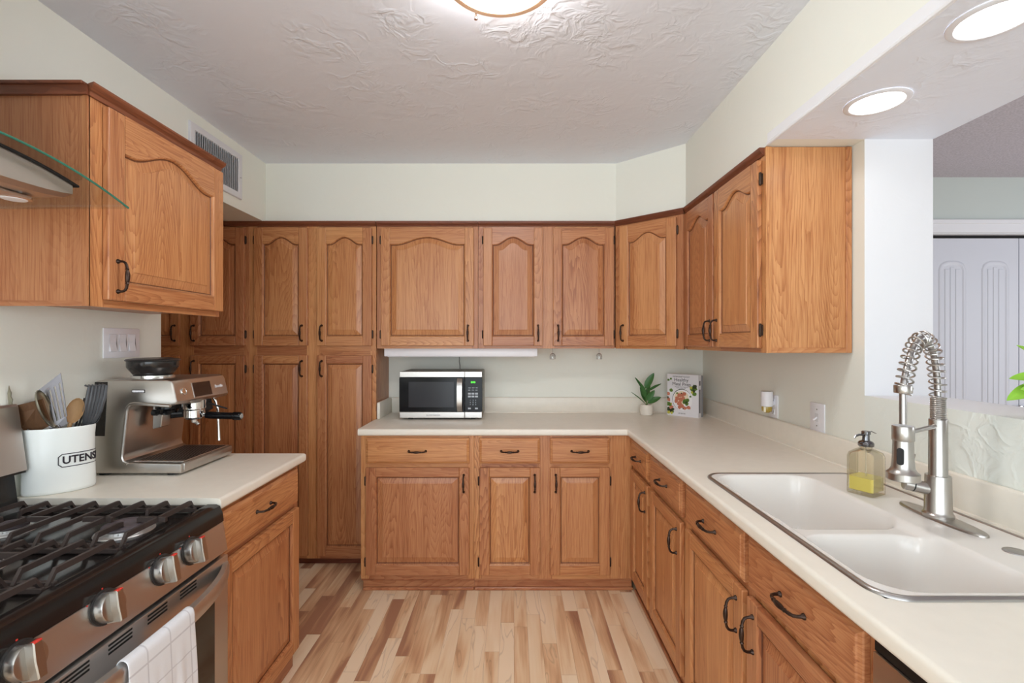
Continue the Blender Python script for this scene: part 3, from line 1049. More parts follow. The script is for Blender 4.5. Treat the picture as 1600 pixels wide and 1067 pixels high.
# ------------------------------------------------------------------ countertops
def grid_slab(m, xs, ys, inside, z0, z1, front, c):
    """slab over the cells of a grid where inside() holds; the edges on a front line are rounded"""
    bm = bmesh.new()
    vt = {}

    def V(x, y, z):
        k = (round(x, 5), round(y, 5), round(z, 5))
        if k not in vt:
            vt[k] = bm.verts.new((x, y, z))
        return vt[k]
    cell = {}
    for i in range(len(xs) - 1):
        for j in range(len(ys) - 1):
            cell[i, j] = inside((xs[i] + xs[i + 1]) / 2, (ys[j] + ys[j + 1]) / 2)
    for (i, j), on in cell.items():
        if not on:
            continue
        a, b, cc, d = xs[i], xs[i + 1], ys[j], ys[j + 1]
        bm.faces.new([V(a, cc, z1), V(b, cc, z1), V(b, d, z1), V(a, d, z1)])
        bm.faces.new([V(a, d, z0), V(b, d, z0), V(b, cc, z0), V(a, cc, z0)])
        for (di, dj, p, q) in ((-1, 0, (a, d), (a, cc)), (1, 0, (b, cc), (b, d)), (0, -1, (a, cc), (b, cc)), (0, 1, (b, d), (a, d))):
            if not cell.get((i + di, j + dj), False):
                bm.faces.new([V(p[0], p[1], z0), V(q[0], q[1], z0), V(q[0], q[1], z1), V(p[0], p[1], z1)])
    bmesh.ops.dissolve_limit(bm, angle_limit=0.01, verts=list(bm.verts), edges=list(bm.edges))
    ed = [e for e in bm.edges if front(e.verts[0].co, e.verts[1].co)]
    if ed:
        bmesh.ops.bevel(bm, geom=ed, offset=c, segments=4, profile=0.5, affect='EDGES')
    bm.verts.index_update()
    vs = [v.co.copy() for v in bm.verts]
    fs = [[v.index for v in f.verts] for f in bm.faces]
    bm.free()
    m.add(vs, fs, smooth=True)


SX0, SX1, SY0, SY1 = 0.690, 1.250, 0.884, 1.732      # sink outer rim
XC, YC = 0.628, 2.625                                 # counter front edges
r = thing('countertop', 'long cream L-shaped laminate countertop holding the sink', 'countertop', (1.0, 2.6, CT - 0.038))
m = MB()


def in_L(x, y):
    if SX0 + 0.012 < x < SX1 - 0.012 and SY0 + 0.012 < y < SY1 - 0.012:
        return False
    return (YC < y < YU - 0.003 and x > -0.866) or (y > YC and x > -0.8585) or (x > XC)


def front_L(a, b):
    za, zb = a.z > CT - 1e-4, b.z > CT - 1e-4
    if za != zb:
        return False
    on = lambda f: f(a) and f(b)
    return on(lambda p: abs(p.y - YC) < 1e-4 and p.x < XC + 1e-4) or on(lambda p: abs(p.x - XC) < 1e-4 and p.y < YC + 1e-4) or on(lambda p: abs(p.x + 0.866) < 1e-4 and p.y < 2.95 and False)


grid_slab(m, [-0.866, -0.8585, XC, SX0 + 0.012, SX1 - 0.012, XR - 0.001], [0.24, SY0 + 0.012, SY1 - 0.012, YC, YU - 0.003, YB - 0.001], in_L, CT - 0.038, CT, front_L, 0.011)
m.build('worktop', 'laminate_top', r, angle=40)


def splash(name_parent, x0, x1, y0, y1, inner):
    MB().box(x0, x1, y0, y1, CT, CT + 0.104, c=0.006, seg=3).build('backsplash', 'laminate_top', name_parent)


splash(r, -0.838, XR - 0.022, YB - 0.021, YB - 0.001, 'y')
splash(r, XR - 0.023, XR - 0.001, 0.24, YB - 0.021, 'x')
splash(r, -0.8585, -0.838, YU + 0.004, YB - 0.001, 'x')
m = MB()      # cove where worktop and upstands meet
for pts in ([(-0.83, YB - 0.022, CT), (XR - 0.03, YB - 0.022, CT)], [(XR - 0.024, 0.25, CT), (XR - 0.024, YB - 0.03, CT)]):
    m.tube(pts, 0.006, 8)
m.build('cove', 'laminate_top', r)

r = thing('countertop', 'short cream laminate countertop under the coffee machine', 'countertop', (-1.23, 1.77, CT - 0.038))
m = MB()
grid_slab(m, [XL + 0.001, -0.908], [1.4685, 2.068], lambda x, y: True, CT - 0.038, CT,
          lambda a, b: abs(a.z - b.z) < 1e-4 and ((abs(a.x + 0.908) < 1e-4 and abs(b.x + 0.908) < 1e-4) or (abs(a.y - 2.068) < 1e-4 and abs(b.y - 2.068) < 1e-4)), 0.011)
m.build('worktop', 'laminate_top', r, angle=40)

# ------------------------------------------------------------------ ceiling fixtures
r = thing('ceiling_light', 'round flush ceiling light with a copper-toned rim', 'light', (-0.04, 1.345, CEIL))
T = Matrix.Translation((-0.04, 1.345, 0))
MB().lathe([(0.1535, CEIL - 0.060), (0.1665, CEIL - 0.058), (0.170, CEIL - 0.062), (0.170, CEIL - 0.078), (0.166, CEIL - 0.082), (0.150, CEIL - 0.082), (0.1485, CEIL - 0.076), (0.1535, CEIL - 0.060)], 64, M=T, cap0=False, cap1=False).build('rim', 'lamp_rim', r)
MB().lathe([(0.11, CEIL - 0.0006), (0.11, CEIL - 0.012), (0.150, CEIL - 0.024), (0.153, CEIL - 0.034), (0.153, CEIL - 0.060), (0.1478, CEIL - 0.076), (0.1475, CEIL - 0.082), (0.13, CEIL - 0.091), (0.09, CEIL - 0.098), (0.04, CEIL - 0.102), (0.0005, CEIL - 0.103)], 64, M=T, cap0=False, cap1=True).build('glass_shade', 'lamp_glass', r)
for a in (118, 238, 358):
    x, y = -0.04 + 0.171 * math.cos(math.radians(a)), 1.345 + 0.171 * math.sin(math.radians(a))
    m = MB(); m.cyl((x, y, CEIL - 0.092), (x, y, CEIL - 0.0005), 0.0035, 12); m.cyl((x, y, CEIL - 0.098), (x, y, CEIL - 0.090), 0.0055, 12)
    m.build('clip', 'chrome', r)

first = None
for (x, y, lab) in ((1.137, 1.484, 'round recessed downlight in the header, by the end cabinet'),
                    (1.116, 1.098, 'larger-looking recessed downlight in the header, over the near bowl of the sink')):
    if first is None:
        first = thing('recessed_light', lab, 'light', (x, y, SOF), 'recessed lights in the header')
        T = Matrix.Translation((x, y, 0))
        MB().lathe([(0.088, SOF - 0.0005), (0.088, SOF - 0.003), (0.083, SOF - 0.006), (0.073, SOF - 0.006), (0.070, SOF - 0.0035)], 48, M=T, cap0=False, cap1=False).build('trim_ring', 'white_trim', first)
        MB().lathe([(0.0705, SOF - 0.0035), (0.0705, SOF - 0.0045), (0.0005, SOF - 0.0046)], 48, M=T, cap0=False, cap1=True).build('lens', 'can_glass', first)
    else:
        c = copy_tree(first); c.location = (x, y, SOF); c['label'] = lab

# return-air grille on the header
r = thing('air_vent', 'white return-air grille high on the wall near the ceiling', 'vent', (XL, 2.48, 2.205))
m = MB()
y0, y1, z0, z1 = 2.262, 2.694, 2.205, 2.458
m.rect_frame((y0, y1, z0, z1), (y0 + 0.034, y1 - 0.034, z0 + 0.034, z1 - 0.034), lambda a, b, d: (XL + d, a, b), 0.0, 0.012, 0.003)
m.build('vent_frame', 'vent_white', r)
MB().box(XL + 0.0005, XL + 0.0015, y0 + 0.03, y1 - 0.03, z0 + 0.03, z1 - 0.03).build('duct_opening', 'dark_void', r)
m = MB()
n = 22
for i in range(n):
    yy = y0 + 0.040 + (y1 - y0 - 0.08) * i / (n - 1)
    m.box(-0.0008, 0.0008, -0.0058, 0.0058, z0 + 0.03, z1 - 0.03, M=Matrix.Translation((XL + 0.0068, yy, 0)) @ Matrix.Rotation(math.radians(60), 4, 'Z'))
m.build('louvers', 'vent_white', r)
m = MB(); m.lathe([(0.004, 0), (0.004, 0.0015), (0.001, 0.003)], 12, M=Matrix.Translation((XL + 0.012, y1 - 0.017, 2.325)) @ Matrix.Rotation(PI / 2, 4, 'Y'))
m.build('screw', 'rim_metal', r)

# ------------------------------------------------------------------ range hood
HY, HX = 1.01, -1.133
r = thing('range_hood', 'stainless range hood with a curved clear glass canopy', 'range hood', (XL, HY, 1.76))
m = MB()
N = 28
rings = []
for k in range(N + 1):
    s = -1 + 2 * k / N
    y = HY + s * 0.380
    z = 1.862 - 0.070 * abs(s) ** 2
    t = 0.006
    rings.append([(XL + 0.002, y, z - t / 2), (HX - 0.012, y, z - t / 2), (HX, y, z), (HX - 0.012, y, z + t / 2), (XL + 0.002, y, z + t / 2)])
c = HX
for g in (rings[0], rings[-1]):
    for i in range(5):
        pass
m.loft(rings, True, True, smooth=True)
cano = m.build('glass_canopy', 'canopy_glass', r, angle=50)
m = MB()
pts = [(HX + 0.0005, HY + s * 0.381, 1.862 - 0.070 * abs(s) ** 2) for s in [(-1 + 2 * k / N) for k in range(N + 1)]]
m.tube(pts, 0.0030, 8)
m.build('glass_edge', 'glass_edge', cano)
# body below the glass
m = MB()
bx0, bx1 = XL + 0.002, -1.185
rings = []
for k in range(N + 1):
    s = -1 + 2 * k / N
    y = HY + s * 0.262
    top = 1.862 - 0.070 * (s * 0.262 / 0.38) ** 2 - 0.008
    zb = 1.772 + 0.012 * s ** 4
    rings.append([(bx0, y, zb), (bx1 - 0.010, y + (0.012 if s < 0 else -0.012) * s * s, zb), (bx1, y, min(zb + 0.012, top - 0.002)), (bx1, y, top), (bx0, y, top)])
m.loft(rings, True, True, smooth=False)
m.build('hood_body', 'steel', r)
m = MB()
rings = []
for k in range(N + 1):
    s = -1 + 2 * k / N
    y = HY + s * 0.275
    top = 1.862 - 0.070 * (s * 0.275 / 0.38) ** 2 - 0.0032
    rings.append([(bx0, y, top - 0.005), (bx1 + 0.006, y, top - 0.005), (bx1 + 0.006, y, top), (bx0, y, top)])
m.loft(rings, True, True, smooth=False)
m.build('gasket', 'gap_black', r)
m = MB()
for yy in (0.90, 1.12):
    m.box(-1.46, -1.24, yy - 0.10, yy + 0.10, 1.767, 1.773, c=0.002)
m.build('grease_filter', 'steel', r)
for yy in (0.80, 1.218):
    m = MB(); T = Matrix.Translation((-1.285, yy, 0))
    m.lathe([(0.034, 1.774), (0.034, 1.768), (0.028, 1.766)], 28, M=T, cap0=False, cap1=True)
    q = m.build('lamp_ring', 'chrome', r)
    MB().lathe([(0.026, 1.7665), (0.024, 1.7645), (0.0005, 1.7642)], 28, M=T, cap0=False, cap1=True).build('lamp_lens', 'white_plastic', q)
MB().box(XL + 0.002, XL + 0.25, HY - 0.13, HY + 0.13, 1.866, CEIL - 0.001, c=0.002).build('chimney', 'steel', r)

# ------------------------------------------------------------------ gas range
RY0, RY1 = 0.702, 1.4645
r = thing('gas_range', 'stainless slide-in gas range with black cast iron grates', 'range', (-1.22, (RY0 + RY1) / 2, 0))
m = MB()
m.box(XL + 0.004, -0.932, RY0 + 0.002, RY1 - 0.002, 0.03, 0.875)
for yy in (RY0 + 0.06, RY1 - 0.06):
    for xx in (-1.48, -1.0):
        m.cyl((xx, yy, 0), (xx, yy, 0.031), 0.018, 14)
m.build('body', 'black_matte', r)
m = MB()
m.prism([(-1.545, 0.868), (-0.897, 0.846), (-0.9005, 0.872), (-0.909, 0.892), (-0.920, 0.8965), (-0.948, 0.8965), (-0.958, 0.886), (-1.50, 0.886), (-1.51, 0.8965), (-1.545, 0.8965)], RY0, RY1, 'xz')
for a, b in ((RY0, RY0 + 0.02), (RY1 - 0.02, RY1)):
    m.box(-1.505, -0.950, a, b, 0.880, 0.8963, c=0.004, seg=2)
m.build('cooktop', 'black_enamel', r)


def bar_path(m, x, pts, w=0.0048, h=0.0062):
    rings = []
    for (y, z) in pts:
        rings.append([(x - w, y, z - h), (x + w, y, z - h), (x + w * 0.8, y, z + h), (x - w * 0.8, y, z + h)])
    m.loft(rings, True, True, smooth=False)


GZ = 0.9185
burn = []
for gi, (g0, g1, burners) in enumerate(((1.165, 1.428, [(-1.055, 1.285, 0.052), (-1.365, 1.285, 0.038)]), (0.982, 1.152, [(-1.22, 1.067, 0.044)]), (0.722, 0.968, [(-1.055, 0.845, 0.046), (-1.365, 0.845, 0.042)]))):
    m = MB()
    mid = (g0 + g1) / 2
    nb = 8
    for i in range(nb):
        x = -0.966 - i * 0.0715
        near = any(abs(x - bx) < br * 0.9 for bx, by, br in burners)
        e0 = [(g0 - 0.004, 0.889), (g0 + 0.014, GZ)]
        e1 = [(g1 - 0.014, GZ), (g1 + 0.004, 0.889)]
        if near:
            L_ = (g1 - g0) * 0.30
            bar_path(m, x, e0 + [(g0 + L_, GZ), (g0 + L_ + 0.010, GZ - 0.002), (g0 + L_ + 0.012, 0.903)])
            bar_path(m, x, [(g1 - L_ - 0.012, 0.903), (g1 - L_ - 0.010, GZ - 0.002), (g1 - L_, GZ)] + e1)
        else:
            bar_path(m, x, e0 + e1)
    xa, xb = -0.966, -0.966 - (nb - 1) * 0.0715
    for yy in (g0 + 0.006, g1 - 0.006):
        m.box(xb - 0.01, xa + 0.01, yy - 0.005, yy + 0.005, 0.889, 0.900, c=0.001)
    # cross fingers towards the burners
    for bx, by, br in burners:
        for sgn in (-1, 1):
            x0 = bx + sgn * 0.100
            x1 = bx + sgn * (br * 0.75)
            m.loft([[(x, by - 0.0048, z - 0.0062), (x, by + 0.0048, z - 0.0062), (x, by + 0.004, z + 0.0062), (x, by - 0.004, z + 0.0062)]
                    for x, z in ((x0 + sgn * 0.012, GZ - 0.001), (x0, GZ), (x1, GZ), (x1 - sgn * 0.004, GZ - 0.003))], True, True, smooth=False)
    for xx in (xa, xb):
        for yy in (g0 - 0.002, g1 + 0.002):
            m.box(xx - 0.006, xx + 0.006, yy - 0.006, yy + 0.006, 0.886, 0.894, c=0.001)
    m.build('grate', 'cast_iron', r)
    burn += burners
for bx, by, br in burn:
    T = Matrix.Translation((bx, by, 0))
    m = MB(); m.lathe([(br + 0.016, 0.886), (br + 0.014, 0.889), (br + 0.002, 0.890), (br + 0.0005, 0.8975), (br - 0.004, 0.8985)], 40, M=T, cap0=False)
    for k in range(30):
        a = 2 * PI * k / 30
        m.box(-0.0014, 0.0014, br - 0.002, br + 0.0022, 0.891, 0.8965, M=T @ Matrix.Rotation(a, 4, 'Z'))
    b = m.build('burner', 'burner_alu', r)
    MB().lathe([(br - 0.001, 0.8985), (br, 0.901), (br - 0.001, 0.905), (br - 0.007, 0.9085), (br * 0.45, 0.9088), (br * 0.40, 0.9075), (0.0005, 0.9072)], 40, M=T, cap0=True).build('burner_cap', 'burner_cap', b)
# slanted control panel
m = MB()
m.prism([(-0.935, 0.752), (-0.884, 0.757), (-0.8985, 0.8455), (-0.935, 0.850)], RY0, RY1, 'xz', c=0.002)
m.build('control_panel', 'steel_range', r)
pn = Vector((0.987, 0, 0.162)).normalized()
for yk in (1.311, 1.203, 1.034, 0.856, 0.752):
    B = Matrix.Identity(4)
    ex = Vector((0, 1, 0)); ez = pn; ey = ez.cross(ex)
    o = Vector((-0.8925, yk, 0.821))
    for i in range(3):
        B[i][0], B[i][1], B[i][2], B[i][3] = ex[i], ey[i], ez[i], o[i]
    m = MB(B); m.lathe([(0.0375, -0.002), (0.0375, 0.001), (0.034, 0.002)], 36)
    m.build('knob_plate', 'dark_plastic', r)
    m = MB(B)
    m.lathe([(0.0325, 0.002), (0.0325, 0.018), (0.0310, 0.021), (0.029, 0.0215)], 40)
    m.prism([(-0.0085, -0.0335), (0.0085, -0.0335), (0.0105, 0.0), (0.0085, 0.0335), (-0.0085, 0.0335), (-0.0105, 0.0)], 0.004, 0.0385, 'xy', c=0.002)
    k = m.build('knob', 'steel_nickel', r)
    m = MB(B); m.box(-0.0075, 0.0075, 0.0300, 0.0338, 0.030, 0.0389, c=0.0008); m.build('pointer_mark', 'red_mark', k)
    MB(B).box(-0.0018, 0.0018, 0.0385, 0.0415, -0.0002, 0.0006).build('dial_mark', 'red_mark', r)
    MB(B).box(-0.041, -0.038, 0.022, 0.025, -0.0002, 0.0006).build('dial_mark', 'red_mark', r)
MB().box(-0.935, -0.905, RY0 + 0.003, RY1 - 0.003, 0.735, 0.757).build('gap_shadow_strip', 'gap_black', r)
# oven door
door_ = None
m = MB()
m.box(-0.930, -0.882, RY0 + 0.002, RY1 - 0.002, 0.252, 0.746, c=0.004, seg=2)
door_ = m.build('oven_door', 'steel_range', r)
MB().box(-0.886, -0.8805, 0.775, 1.396, 0.315, 0.642, c=0.002).build('oven_window', 'oven_glass', door_)
for i in range(6):
    m = MB()
    yc = 1.283 - i * 0.1105
    if yc < RY0 + 0.05:
        continue
    for zz in (0.7195, 0.7285, 0.7375):
        m.box(-0.886, -0.8812, yc - 0.032, yc + 0.032, zz - 0.0022, zz + 0.0022)
    m.build('vent_slots', 'gap_black', door_)
m = MB()
rings = []
yc, hw = (RY0 + RY1) / 2, 0.372
for k in range(33):
    s = -1 + 2 * k / 32
    y = yc + s * hw
    off = 0.068 * (1 - abs(s) ** 3.0)
    x = -0.884 + off
    ya = 0.0
    ring = []
    for (a, b) in ((-0.009, 0.686), (0.006, 0.684), (0.010, 0.692), (0.010, 0.716), (0.006, 0.725), (-0.009, 0.726)):
        ring.append((x + a, y, b))
    rings.append(ring)
m.loft(rings, True, True, smooth=True)
m.build('door_handle', 'steel_range', door_)
MB().box(-0.930, -0.885, RY0 + 0.002, RY1 - 0.002, 0.055, 0.245, c=0.004, seg=2).build('bottom_drawer', 'steel_range', r)
m = MB()
m.prism([(XL + 0.003, 1.004), (-1.503, 1.004), (-1.5305, 1.200), (-1.536, 1.207), (XL + 0.003, 1.207)], RY0, RY1, 'xz', c=0.002)
m.build('backguard', 'steel_range', r)
m = MB(); m.box(XL + 0.003, -1.508, RY0 + 0.002, RY1 - 0.001, 0.996, 1.0045); m.prism([(XL + 0.003, 0.89), (-1.528, 0.89), (-1.542, 0.997), (XL + 0.003, 0.997)], RY0 + 0.01, RY1 - 0.004, 'xz')
m.build('backguard_riser', 'black_enamel', r)

# dish towel over the oven handle
m = MB()
prof = []
hx = lambda y: -0.884 + 0.068 * (1 - abs((y - yc) / hw) ** 3.0)
J = 26
path = [(-0.0125, 0.50), (-0.0125, 0.56), (-0.0125, 0.63), (-0.0125, 0.70), (-0.012, 0.722), (-0.007, 0.7315), (0.0, 0.733), (0.008, 0.731), (0.0125, 0.724), (0.0135, 0.712),
        (0.0138, 0.69), (0.0142, 0.64), (0.015, 0.58), (0.016, 0.52), (0.017, 0.45), (0.018, 0.38), (0.0185, 0.32)]
vs, fs = [], []
gv = []
lens = [0.0]
for a, b in zip(path[:-1], path[1:]):
    lens.append(lens[-1] + math.hypot(b[0] - a[0], b[1] - a[1]))
for j in range(J + 1):
    y = 0.986 + (1.192 - 0.986) * j / J
    for i, (dx, z) in enumerate(path):
        amp = 0.0 if 3 <= i <= 10 else 0.005 * min(1.0, abs(z - 0.70) / 0.2)
        w = amp * (math.sin(j * 0.55 + 0.6) + 0.5 * math.sin(j * 1.3 + z * 9))
        w = abs(w) if i > 6 else -abs(w) * 0.4
        vs.append((hx(y) + dx + w, y + 0.004 * math.sin(z * 14) * (1 if i > 10 else 0), z))
nP = len(path)
for j in range(J):
    for i in range(nP - 1):
        fs.append((j * nP + i, (j + 1) * nP + i, (j + 1) * nP + i + 1, j * nP + i + 1))
b0 = len(m.V)
m.add(vs, fs, smooth=True, tone=0, off=Vector((0, 0, 0)))
for j in range(J + 1):
    for i in range(nP):
        m.G[b0 + j * nP + i] = Vector((0.206 * j / J + 0.02, lens[i] + 0.03, 0))
tw = m.build('dish_towel', 'towel_cloth', angle=180)
md = tw.modifiers.new('cloth_thickness', 'SOLIDIFY'); md.thickness = 0.0025; md.offset = 1
ss = tw.modifiers.new('smooth', 'SUBSURF'); ss.levels = 1; ss.render_levels = 1
tag(tw, 'white dish towel with thin grey check lines hanging over the oven handle', 'towel')

# ------------------------------------------------------------------ utensil crock and its utensils
CC = Vector((-1.4835, 1.547, 0))
E1, E2 = Vector((math.cos(math.radians(44)), math.sin(math.radians(44)), 0)), Vector((-math.sin(math.radians(44)), math.cos(math.radians(44)), 0))


def ell(t, k, z):
    return CC + E1 * (0.090 * k * math.cos(t)) + E2 * (0.050 * k * math.sin(t)) + Vector((0, 0, z))


r = thing('utensil_crock', 'white oval ceramic crock lettered UTENSILS', 'crock', (CC.x, CC.y, CT))
m = MB()
prof = [(0.90, CT), (0.985, CT + 0.003), (1.0, CT + 0.012), (0.985, CT + 0.05), (0.965, CT + 0.12), (0.965, CT + 0.175), (0.985, CT + 0.198), (0.99, CT + 0.205), (0.975, CT + 0.209), (0.955, CT + 0.205), (0.93, CT + 0.19), (0.92, CT + 0.02), (0.5, CT + 0.012)]
m.loft([[tuple(ell(2 * PI * i / 56, k, z)) for i in range(56)] for k, z in prof], True, True)
m.build('pot', 'ceramic', r, angle=60)
# arc-length table on the wall of the crock
KK = 0.968
tab = [(-PI + PI * 1.5 * i / 400) for i in range(401)]
acc = [0.0]
for a, b in zip(tab[:-1], tab[1:]):
    acc.append(acc[-1] + (ell(a, KK, 0) - ell(b, KK, 0)).length)


def at_arc(s):
    for i in range(400):
        if acc[i + 1] >= s:
            f = (s - acc[i]) / (acc[i + 1] - acc[i])
            return tab[i] + (tab[i + 1] - tab[i]) * f
    return tab[-1]


ti = min(range(401), key=lambda i: abs(tab[i] + math.radians(40)))
S0 = acc[ti]
vs, fs = text_geo('UTENSILS', 0.034, 0.0006, True)
kx = 0.064 / max(abs(v.x) for v in vs)
m = MB()
wv = []
for v in vs:
    t = at_arc(S0 + v.x * kx)
    p = ell(t, KK, 1.018 + v.y)
    nn = (E1 * math.cos(t) / 0.090 + E2 * math.sin(t) / 0.050).normalized()
    wv.append(p + nn * (0.0012 + v.z))
m.add(wv, fs)
o2 = [(-0.073, 0), (-0.073, 0.012), (-0.064, 0.0205), (0.064, 0.0205), (0.073, 0.012), (0.073, -0.012), (0.064, -0.0205), (-0.064, -0.0205), (-0.073, -0.012)]
dense = []
for a, b in zip(o2, o2[1:] + o2[:1]):
    for q in range(8):
        dense.append((a[0] + (b[0] - a[0]) * q / 8, a[1] + (b[1] - a[1]) * q / 8))
path = []
for a, b in dense:
    t = at_arc(S0 + a)
    nn = (E1 * math.cos(t) / 0.090 + E2 * math.sin(t) / 0.050).normalized()
    path.append(ell(t, KK, 1.018 + b) + nn * 0.0008)
m.tube(path, 0.0013, 6, closed=True)
m.build('lettering', 'ink_black', r)


def px(x, y, d):
    """point seen at photo pixel (x, y) at distance d"""
    return Vector(((x - 803) * d / 740, d, HC - (y - 534) * d / 740))


GR = 'utensils standing in the crock'
# slotted turner
r = thing('slotted_turner', 'steel slotted turner, tallest of the utensils in the crock', 'utensil', (-1.47, 1.54, 0.94), GR)
A, B_, C_, D_ = px(55, 614, 1.500), px(95, 583, 1.525), px(107, 662, 1.542), px(78, 676, 1.516)
m = MB()


def quadp(u, v):
    return (A * (1 - u) + B_ * u) * (1 - v) + (D_ * (1 - u) + C_ * u) * v


nrm = (B_ - A).cross(D_ - A).normalized()


def slab4(m, u0, u1, v0, v1, th=0.0012):
    q = [quadp(u0, v0), quadp(u1, v0), quadp(u1, v1), quadp(u0, v1)]
    vs = [p - nrm * th for p in q] + [p + nrm * th for p in q]
    m.add(vs, [(3, 2, 1, 0), (4, 5, 6, 7), (0, 1, 5, 4), (1, 2, 6, 5), (2, 3, 7, 6), (3, 0, 4, 7)])


slab4(m, 0, 1, 0, 0.16); slab4(m, 0.05, 0.95, 0.84, 1.0)
ns = 5
for i in range(ns + 1):
    c0 = i / ns
    u0, u1 = max(0, c0 - 0.065), min(1, c0 + 0.065)
    slab4(m, u0, u1, 0.15, 0.85)
m.build('head', 'steel_dark', r)
H0 = (C_ + D_) / 2
m = MB(); m.tube([H0 + (A + B_ - C_ - D_) * 0.03, H0, Vector((-1.470, 1.538, 1.05)), Vector((-1.484, 1.547, 0.945))], [0.004, 0.005, 0.006, 0.006], 10)
m.build('handle', 'steel_dark', r)


def bowl(m, c, axis, up, L, W, depth, n=18, k=8, th=0.0015):
    """spoon bowl: half ellipsoid shell; axis = long direction, up = open side"""
    a = Vector(axis).normalized(); u = Vector(up); u = (u - a * u.dot(a)).normalized(); s_ = a.cross(u)
    outer, inner = [], []
    for j in range(k + 1):
        f = (PI / 2) * j / k
        rr, dd = math.cos(f), math.sin(f)
        outer.append([tuple(c + a * (L * rr * math.cos(2 * PI * i / n)) + s_ * (W * rr * math.sin(2 * PI * i / n)) - u * depth * dd) for i in range(n)])
        inner.append([tuple(c + a * ((L - th) * rr * math.cos(2 * PI * i / n)) + s_ * ((W - th) * rr * math.sin(2 * PI * i / n)) - u * (depth - th) * dd) for i in range(n)])
    m.loft(outer[::-1] + inner, False, False)


r = thing('serving_spoon', 'olive-toned metal serving spoon in front of the slotted turner', 'utensil', (-1.49, 1.52, 0.94), GR)
m = MB(); c0 = px(74, 640, 1.494)
ax = px(88, 668, 1.524) - px(60, 614, 1.476)
bowl(m, c0, ax, (0.9, 0.15, 0.5), 0.068, 0.030, 0.016)
m.build('spoon_bowl', 'olive_steel', r)
m = MB(); e = c0 + ax.normalized() * 0.066; m.tube([e, e + ax.normalized() * 0.03, Vector((-1.468, 1.540, 1.02)), Vector((-1.475, 1.545, 0.945))], 0.0045, 10); m.build('handle', 'steel', r)

r = thing('wooden_spoon', 'pale wooden spoon in the crock beside the slotted turner', 'utensil', (-1.45, 1.57, 0.94), GR)
m = MB(); c0 = px(117, 642, 1.560)
ax = px(105, 672, 1.55) - px(121, 626, 1.565)
bowl(m, c0, ax, (0.25, -0.9, 0.15), 0.042, 0.025, 0.012)
m.build('spoon_bowl', 'wood_spoon', r)
m = MB(); e = c0 + ax.normalized() * 0.040; m.tube([e, e + ax.normalized() * 0.02, Vector((-1.47, 1.55, 1.03)), Vector((-1.49, 1.545, 0.945))], [0.006, 0.0055, 0.006, 0.0065], 10); m.build('handle', 'wood_spoon', r)

r = thing('wooden_spatula', 'wide dark wooden spatula leaning toward the range in the crock', 'utensil', (-1.49, 1.53, 0.94), GR)
m = MB()
qa = [px(26, 634, 1.470), px(66, 624, 1.482), px(80, 664, 1.516), px(62, 674, 1.512), px(49, 684, 1.508), px(34, 668, 1.480)]
nn = (qa[1] - qa[0]).cross(qa[4] - qa[0]).normalized()
cn = sum(qa, Vector()) / 6
n6 = len(qa)
dirg = ((qa[0] + qa[1]) / 2 - qa[4])
vs = [p - nn * 0.003 for p in qa] + [p + nn * 0.003 for p in qa]
m.add(vs, [tuple(range(n6))[::-1], tuple(range(n6, 2 * n6))] + [(i, (i + 1) % n6, n6 + (i + 1) % n6, n6 + i) for i in range(n6)])
m.build('blade', 'wood_dark', r)
m = MB(); m.tube([(qa[3] + qa[4]) / 2 + dirg * 0.1, (qa[3] + qa[4]) / 2, Vector((-1.488, 1.540, 1.03)), Vector((-1.488, 1.548, 0.945))], [0.007, 0.008, 0.008, 0.008], 10); m.build('handle', 'wood_dark', r)

r = thing('basting_ladle', 'grey ladle with its rounded bowl just above the crock rim', 'utensil', (-1.49, 1.53, 0.94), GR)
m = MB(); c0 = px(70, 683, 1.535); bowl(m, c0 + Vector((0, 0, 0)), (0.72, 0.70, 0), (0.0, 0.0, -1), 0.046, 0.026, 0.024); m.build('ladle_bowl', 'steel', r)
m = MB(); m.tube([c0 + Vector((0.026, 0.028, 0.002)), Vector((-1.465, 1.565, 1.03)), Vector((-1.475, 1.555, 0.945))], 0.0045, 8); m.build('handle', 'steel', r)

r = thing('pasta_server', 'dark nylon pasta server with ribbed tines next to the coffee machine', 'utensil', (-1.45, 1.58, 0.94), GR)
m = MB()
for i, dx in enumerate((-0.020, -0.012, -0.004, 0.004, 0.012, 0.020)):
    b = px(138, 664, 1.60); t = px(153, 604, 1.60)
    d1 = Vector((0.62, 0.75, 0)).normalized()
    sd = d1 * dx
    m.tube([b + sd * 0.5, b + sd + (t - b) * 0.35 + Vector((0.012, -0.010, 0)), b + sd * 1.1 + (t - b) * 0.7 + Vector((0.010, -0.008, 0)), t + sd * 1.1, t + sd * 1.1 + Vector((-0.006, -0.010, 0.006))],
           [0.0055, 0.0060, 0.0055, 0.0045, 0.003], 8)
bowl(m, px(145, 645, 1.605), px(152, 612, 1.6) - px(136, 668, 1.6), (0.5, -0.8, 0.3), 0.052, 0.024, 0.010)
m.build('head', 'grey_nylon', r)
m = MB(); m.tube([px(140, 660, 1.60), px(128, 678, 1.585), Vector((-1.485, 1.555, 1.02)), Vector((-1.51, 1.545, 0.945))], [0.006, 0.0055, 0.006, 0.006], 10); m.build('handle', 'grey_nylon', r)

